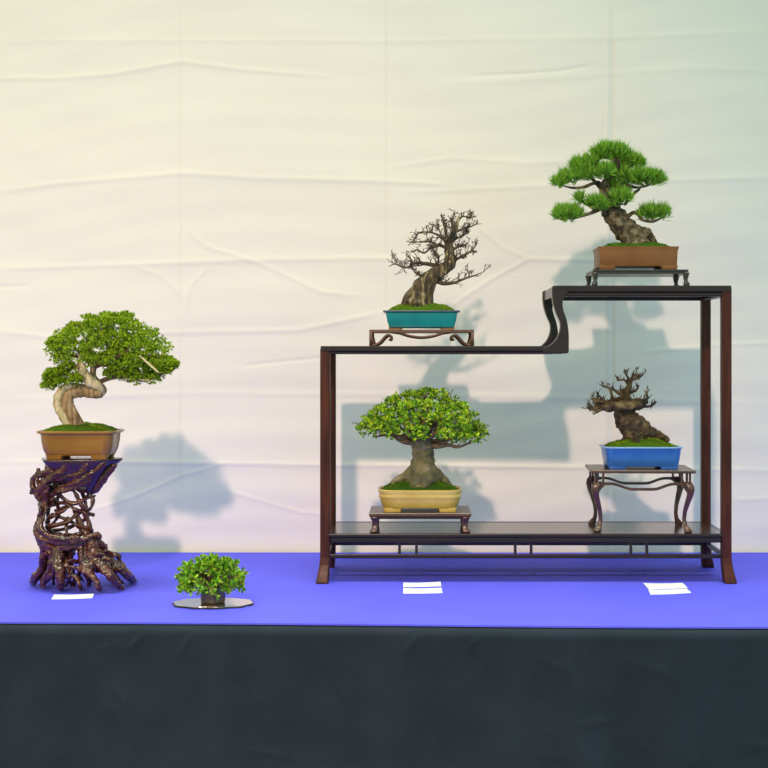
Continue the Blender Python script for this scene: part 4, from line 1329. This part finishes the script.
cards = [
    ('blank white card in front of the root stand', [(51.5, 599.8), (92.3, 598.6), (94, 594.6), (54.5, 595.6)]),
    ('blank white card before the rack below the cream pot, rear of its pair', [(403.2, 587.6), (441.2, 586.6), (440.6, 582.6), (403.4, 583.6)]),
    ('blank white card before the rack below the cream pot, front of its pair', [(403.0, 594.0), (442.4, 593.4), (441.4, 588.6), (403.4, 589.2)]),
    ('blank white card near the right rack foot, rear of its pair', [(648.2, 589.4), (687.4, 588.6), (682.6, 583.8), (643.2, 584.0)]),
    ('blank white card near the right rack foot, front of its pair', [(650.5, 595.2), (691, 593.4), (686.4, 589.6), (648.4, 590.4)]),
]
for lab, quad in cards:
    g = np.array([on_table(*q) for q in quad])
    c = g.mean(0)
    mb = MB()
    n = 9
    rows_t, rows_b = [], []
    for i in range(n):
        t = i / (n - 1)
        curl = 0.0012 * (2 * t - 1) ** 2
        for side in (0, 1):
            a = (g[0] * (1 - t) + g[1] * t) if side == 0 else (g[3] * (1 - t) + g[2] * t)
            rows_t.append((a[0] - c[0], a[1] - c[1], 0.0009 + curl))
            rows_b.append((a[0] - c[0], a[1] - c[1], 0.0003 + curl * 0.3))
    N = len(rows_t)
    fs = []
    for i in range(n - 1):
        a = 2 * i
        fs += [(a, a + 2, a + 3, a + 1), (N + a, N + a + 1, N + a + 3, N + a + 2), (a, N + a, N + a + 2, a + 2), (a + 1, a + 3, N + a + 3, N + a + 1)]
    fs += [(0, 1, N + 1, N), (2 * n - 2, N + 2 * n - 2, N + 2 * n - 1, 2 * n - 1)]
    mb.add(rows_t + rows_b, fs)
    o = mb.build('name_card', M['paper'], smooth=False, loc=(c[0], c[1], 0.0))
    tag(o, lab, 'card', 'blank name cards on the blue table cover')


# ------------------------------------------------------------------ light
def aim(o, target):
    d = Vector(target) - o.location
    o.rotation_euler = d.to_track_quat('-Z', 'Y').to_euler()


def area(name, loc, target, size, energy, color):
    l = bpy.data.lights.new(name, 'AREA')
    l.shape = 'DISK'; l.size = size; l.energy = energy; l.color = color
    o = bpy.data.objects.new(name, l)
    COL.objects.link(o)
    o.location = loc
    aim(o, target)
    return o


LIGHTS = dict(sun=(1.80, (1.0, 0.692, 0.55)), warm=(28.0, (1.0, 0.58, 0.13)), cool=(4.5, (0.1, 0.777, 1.0)), down=(12.3, (0.98, 1.0, 0.71)), world=(0.73, (0.655, 1.0, 0.85)))
key = bpy.data.lights.new('warm_spot_key', 'SPOT')
KEY_D = 15.0
key.energy = LIGHTS['sun'][0] * 4 * math.pi * KEY_D ** 2
key.color = LIGHTS['sun'][1]
key.shadow_soft_size = 0.26
key.spot_size = 2 * math.atan(2.1 / KEY_D)
key.spot_blend = 1.0
ko = bpy.data.objects.new('warm_spot_key', key)
COL.objects.link(ko)
kd = Vector((0.055, 1.0, -0.56)).normalized()
ko.location = Vector((-0.45, WALLY, 0.05)) - kd * KEY_D
ko.rotation_euler = kd.to_track_quat('-Z', 'Y').to_euler()
area('warm_fill', (-2.3, -2.6, 0.8), (-0.75, 0.45, 0.15), 2.6, *LIGHTS['warm'])
area('cool_fill', (2.3, -3.0, 1.0), (0.6, 0.45, 0.4), 0.9, *LIGHTS['cool'])
dl = area('table_downlight', (0.0, -0.55, 2.6), (0, -0.5, 0), 1.0, *LIGHTS['down'])
dl.data.shape = 'RECTANGLE'
dl.data.size = 2.4
dl.data.size_y = 0.5
dl.data.spread = math.radians(55)

w = bpy.data.worlds.new('world')
scene.world = w
w.use_nodes = True
w.node_tree.nodes['Background'].inputs[0].default_value = (*LIGHTS['world'][1], 1)
w.node_tree.nodes['Background'].inputs[1].default_value = LIGHTS['world'][0]
scene.view_settings.view_transform = 'Standard'
scene.view_settings.look = 'None'
scene.view_settings.exposure = 0.0
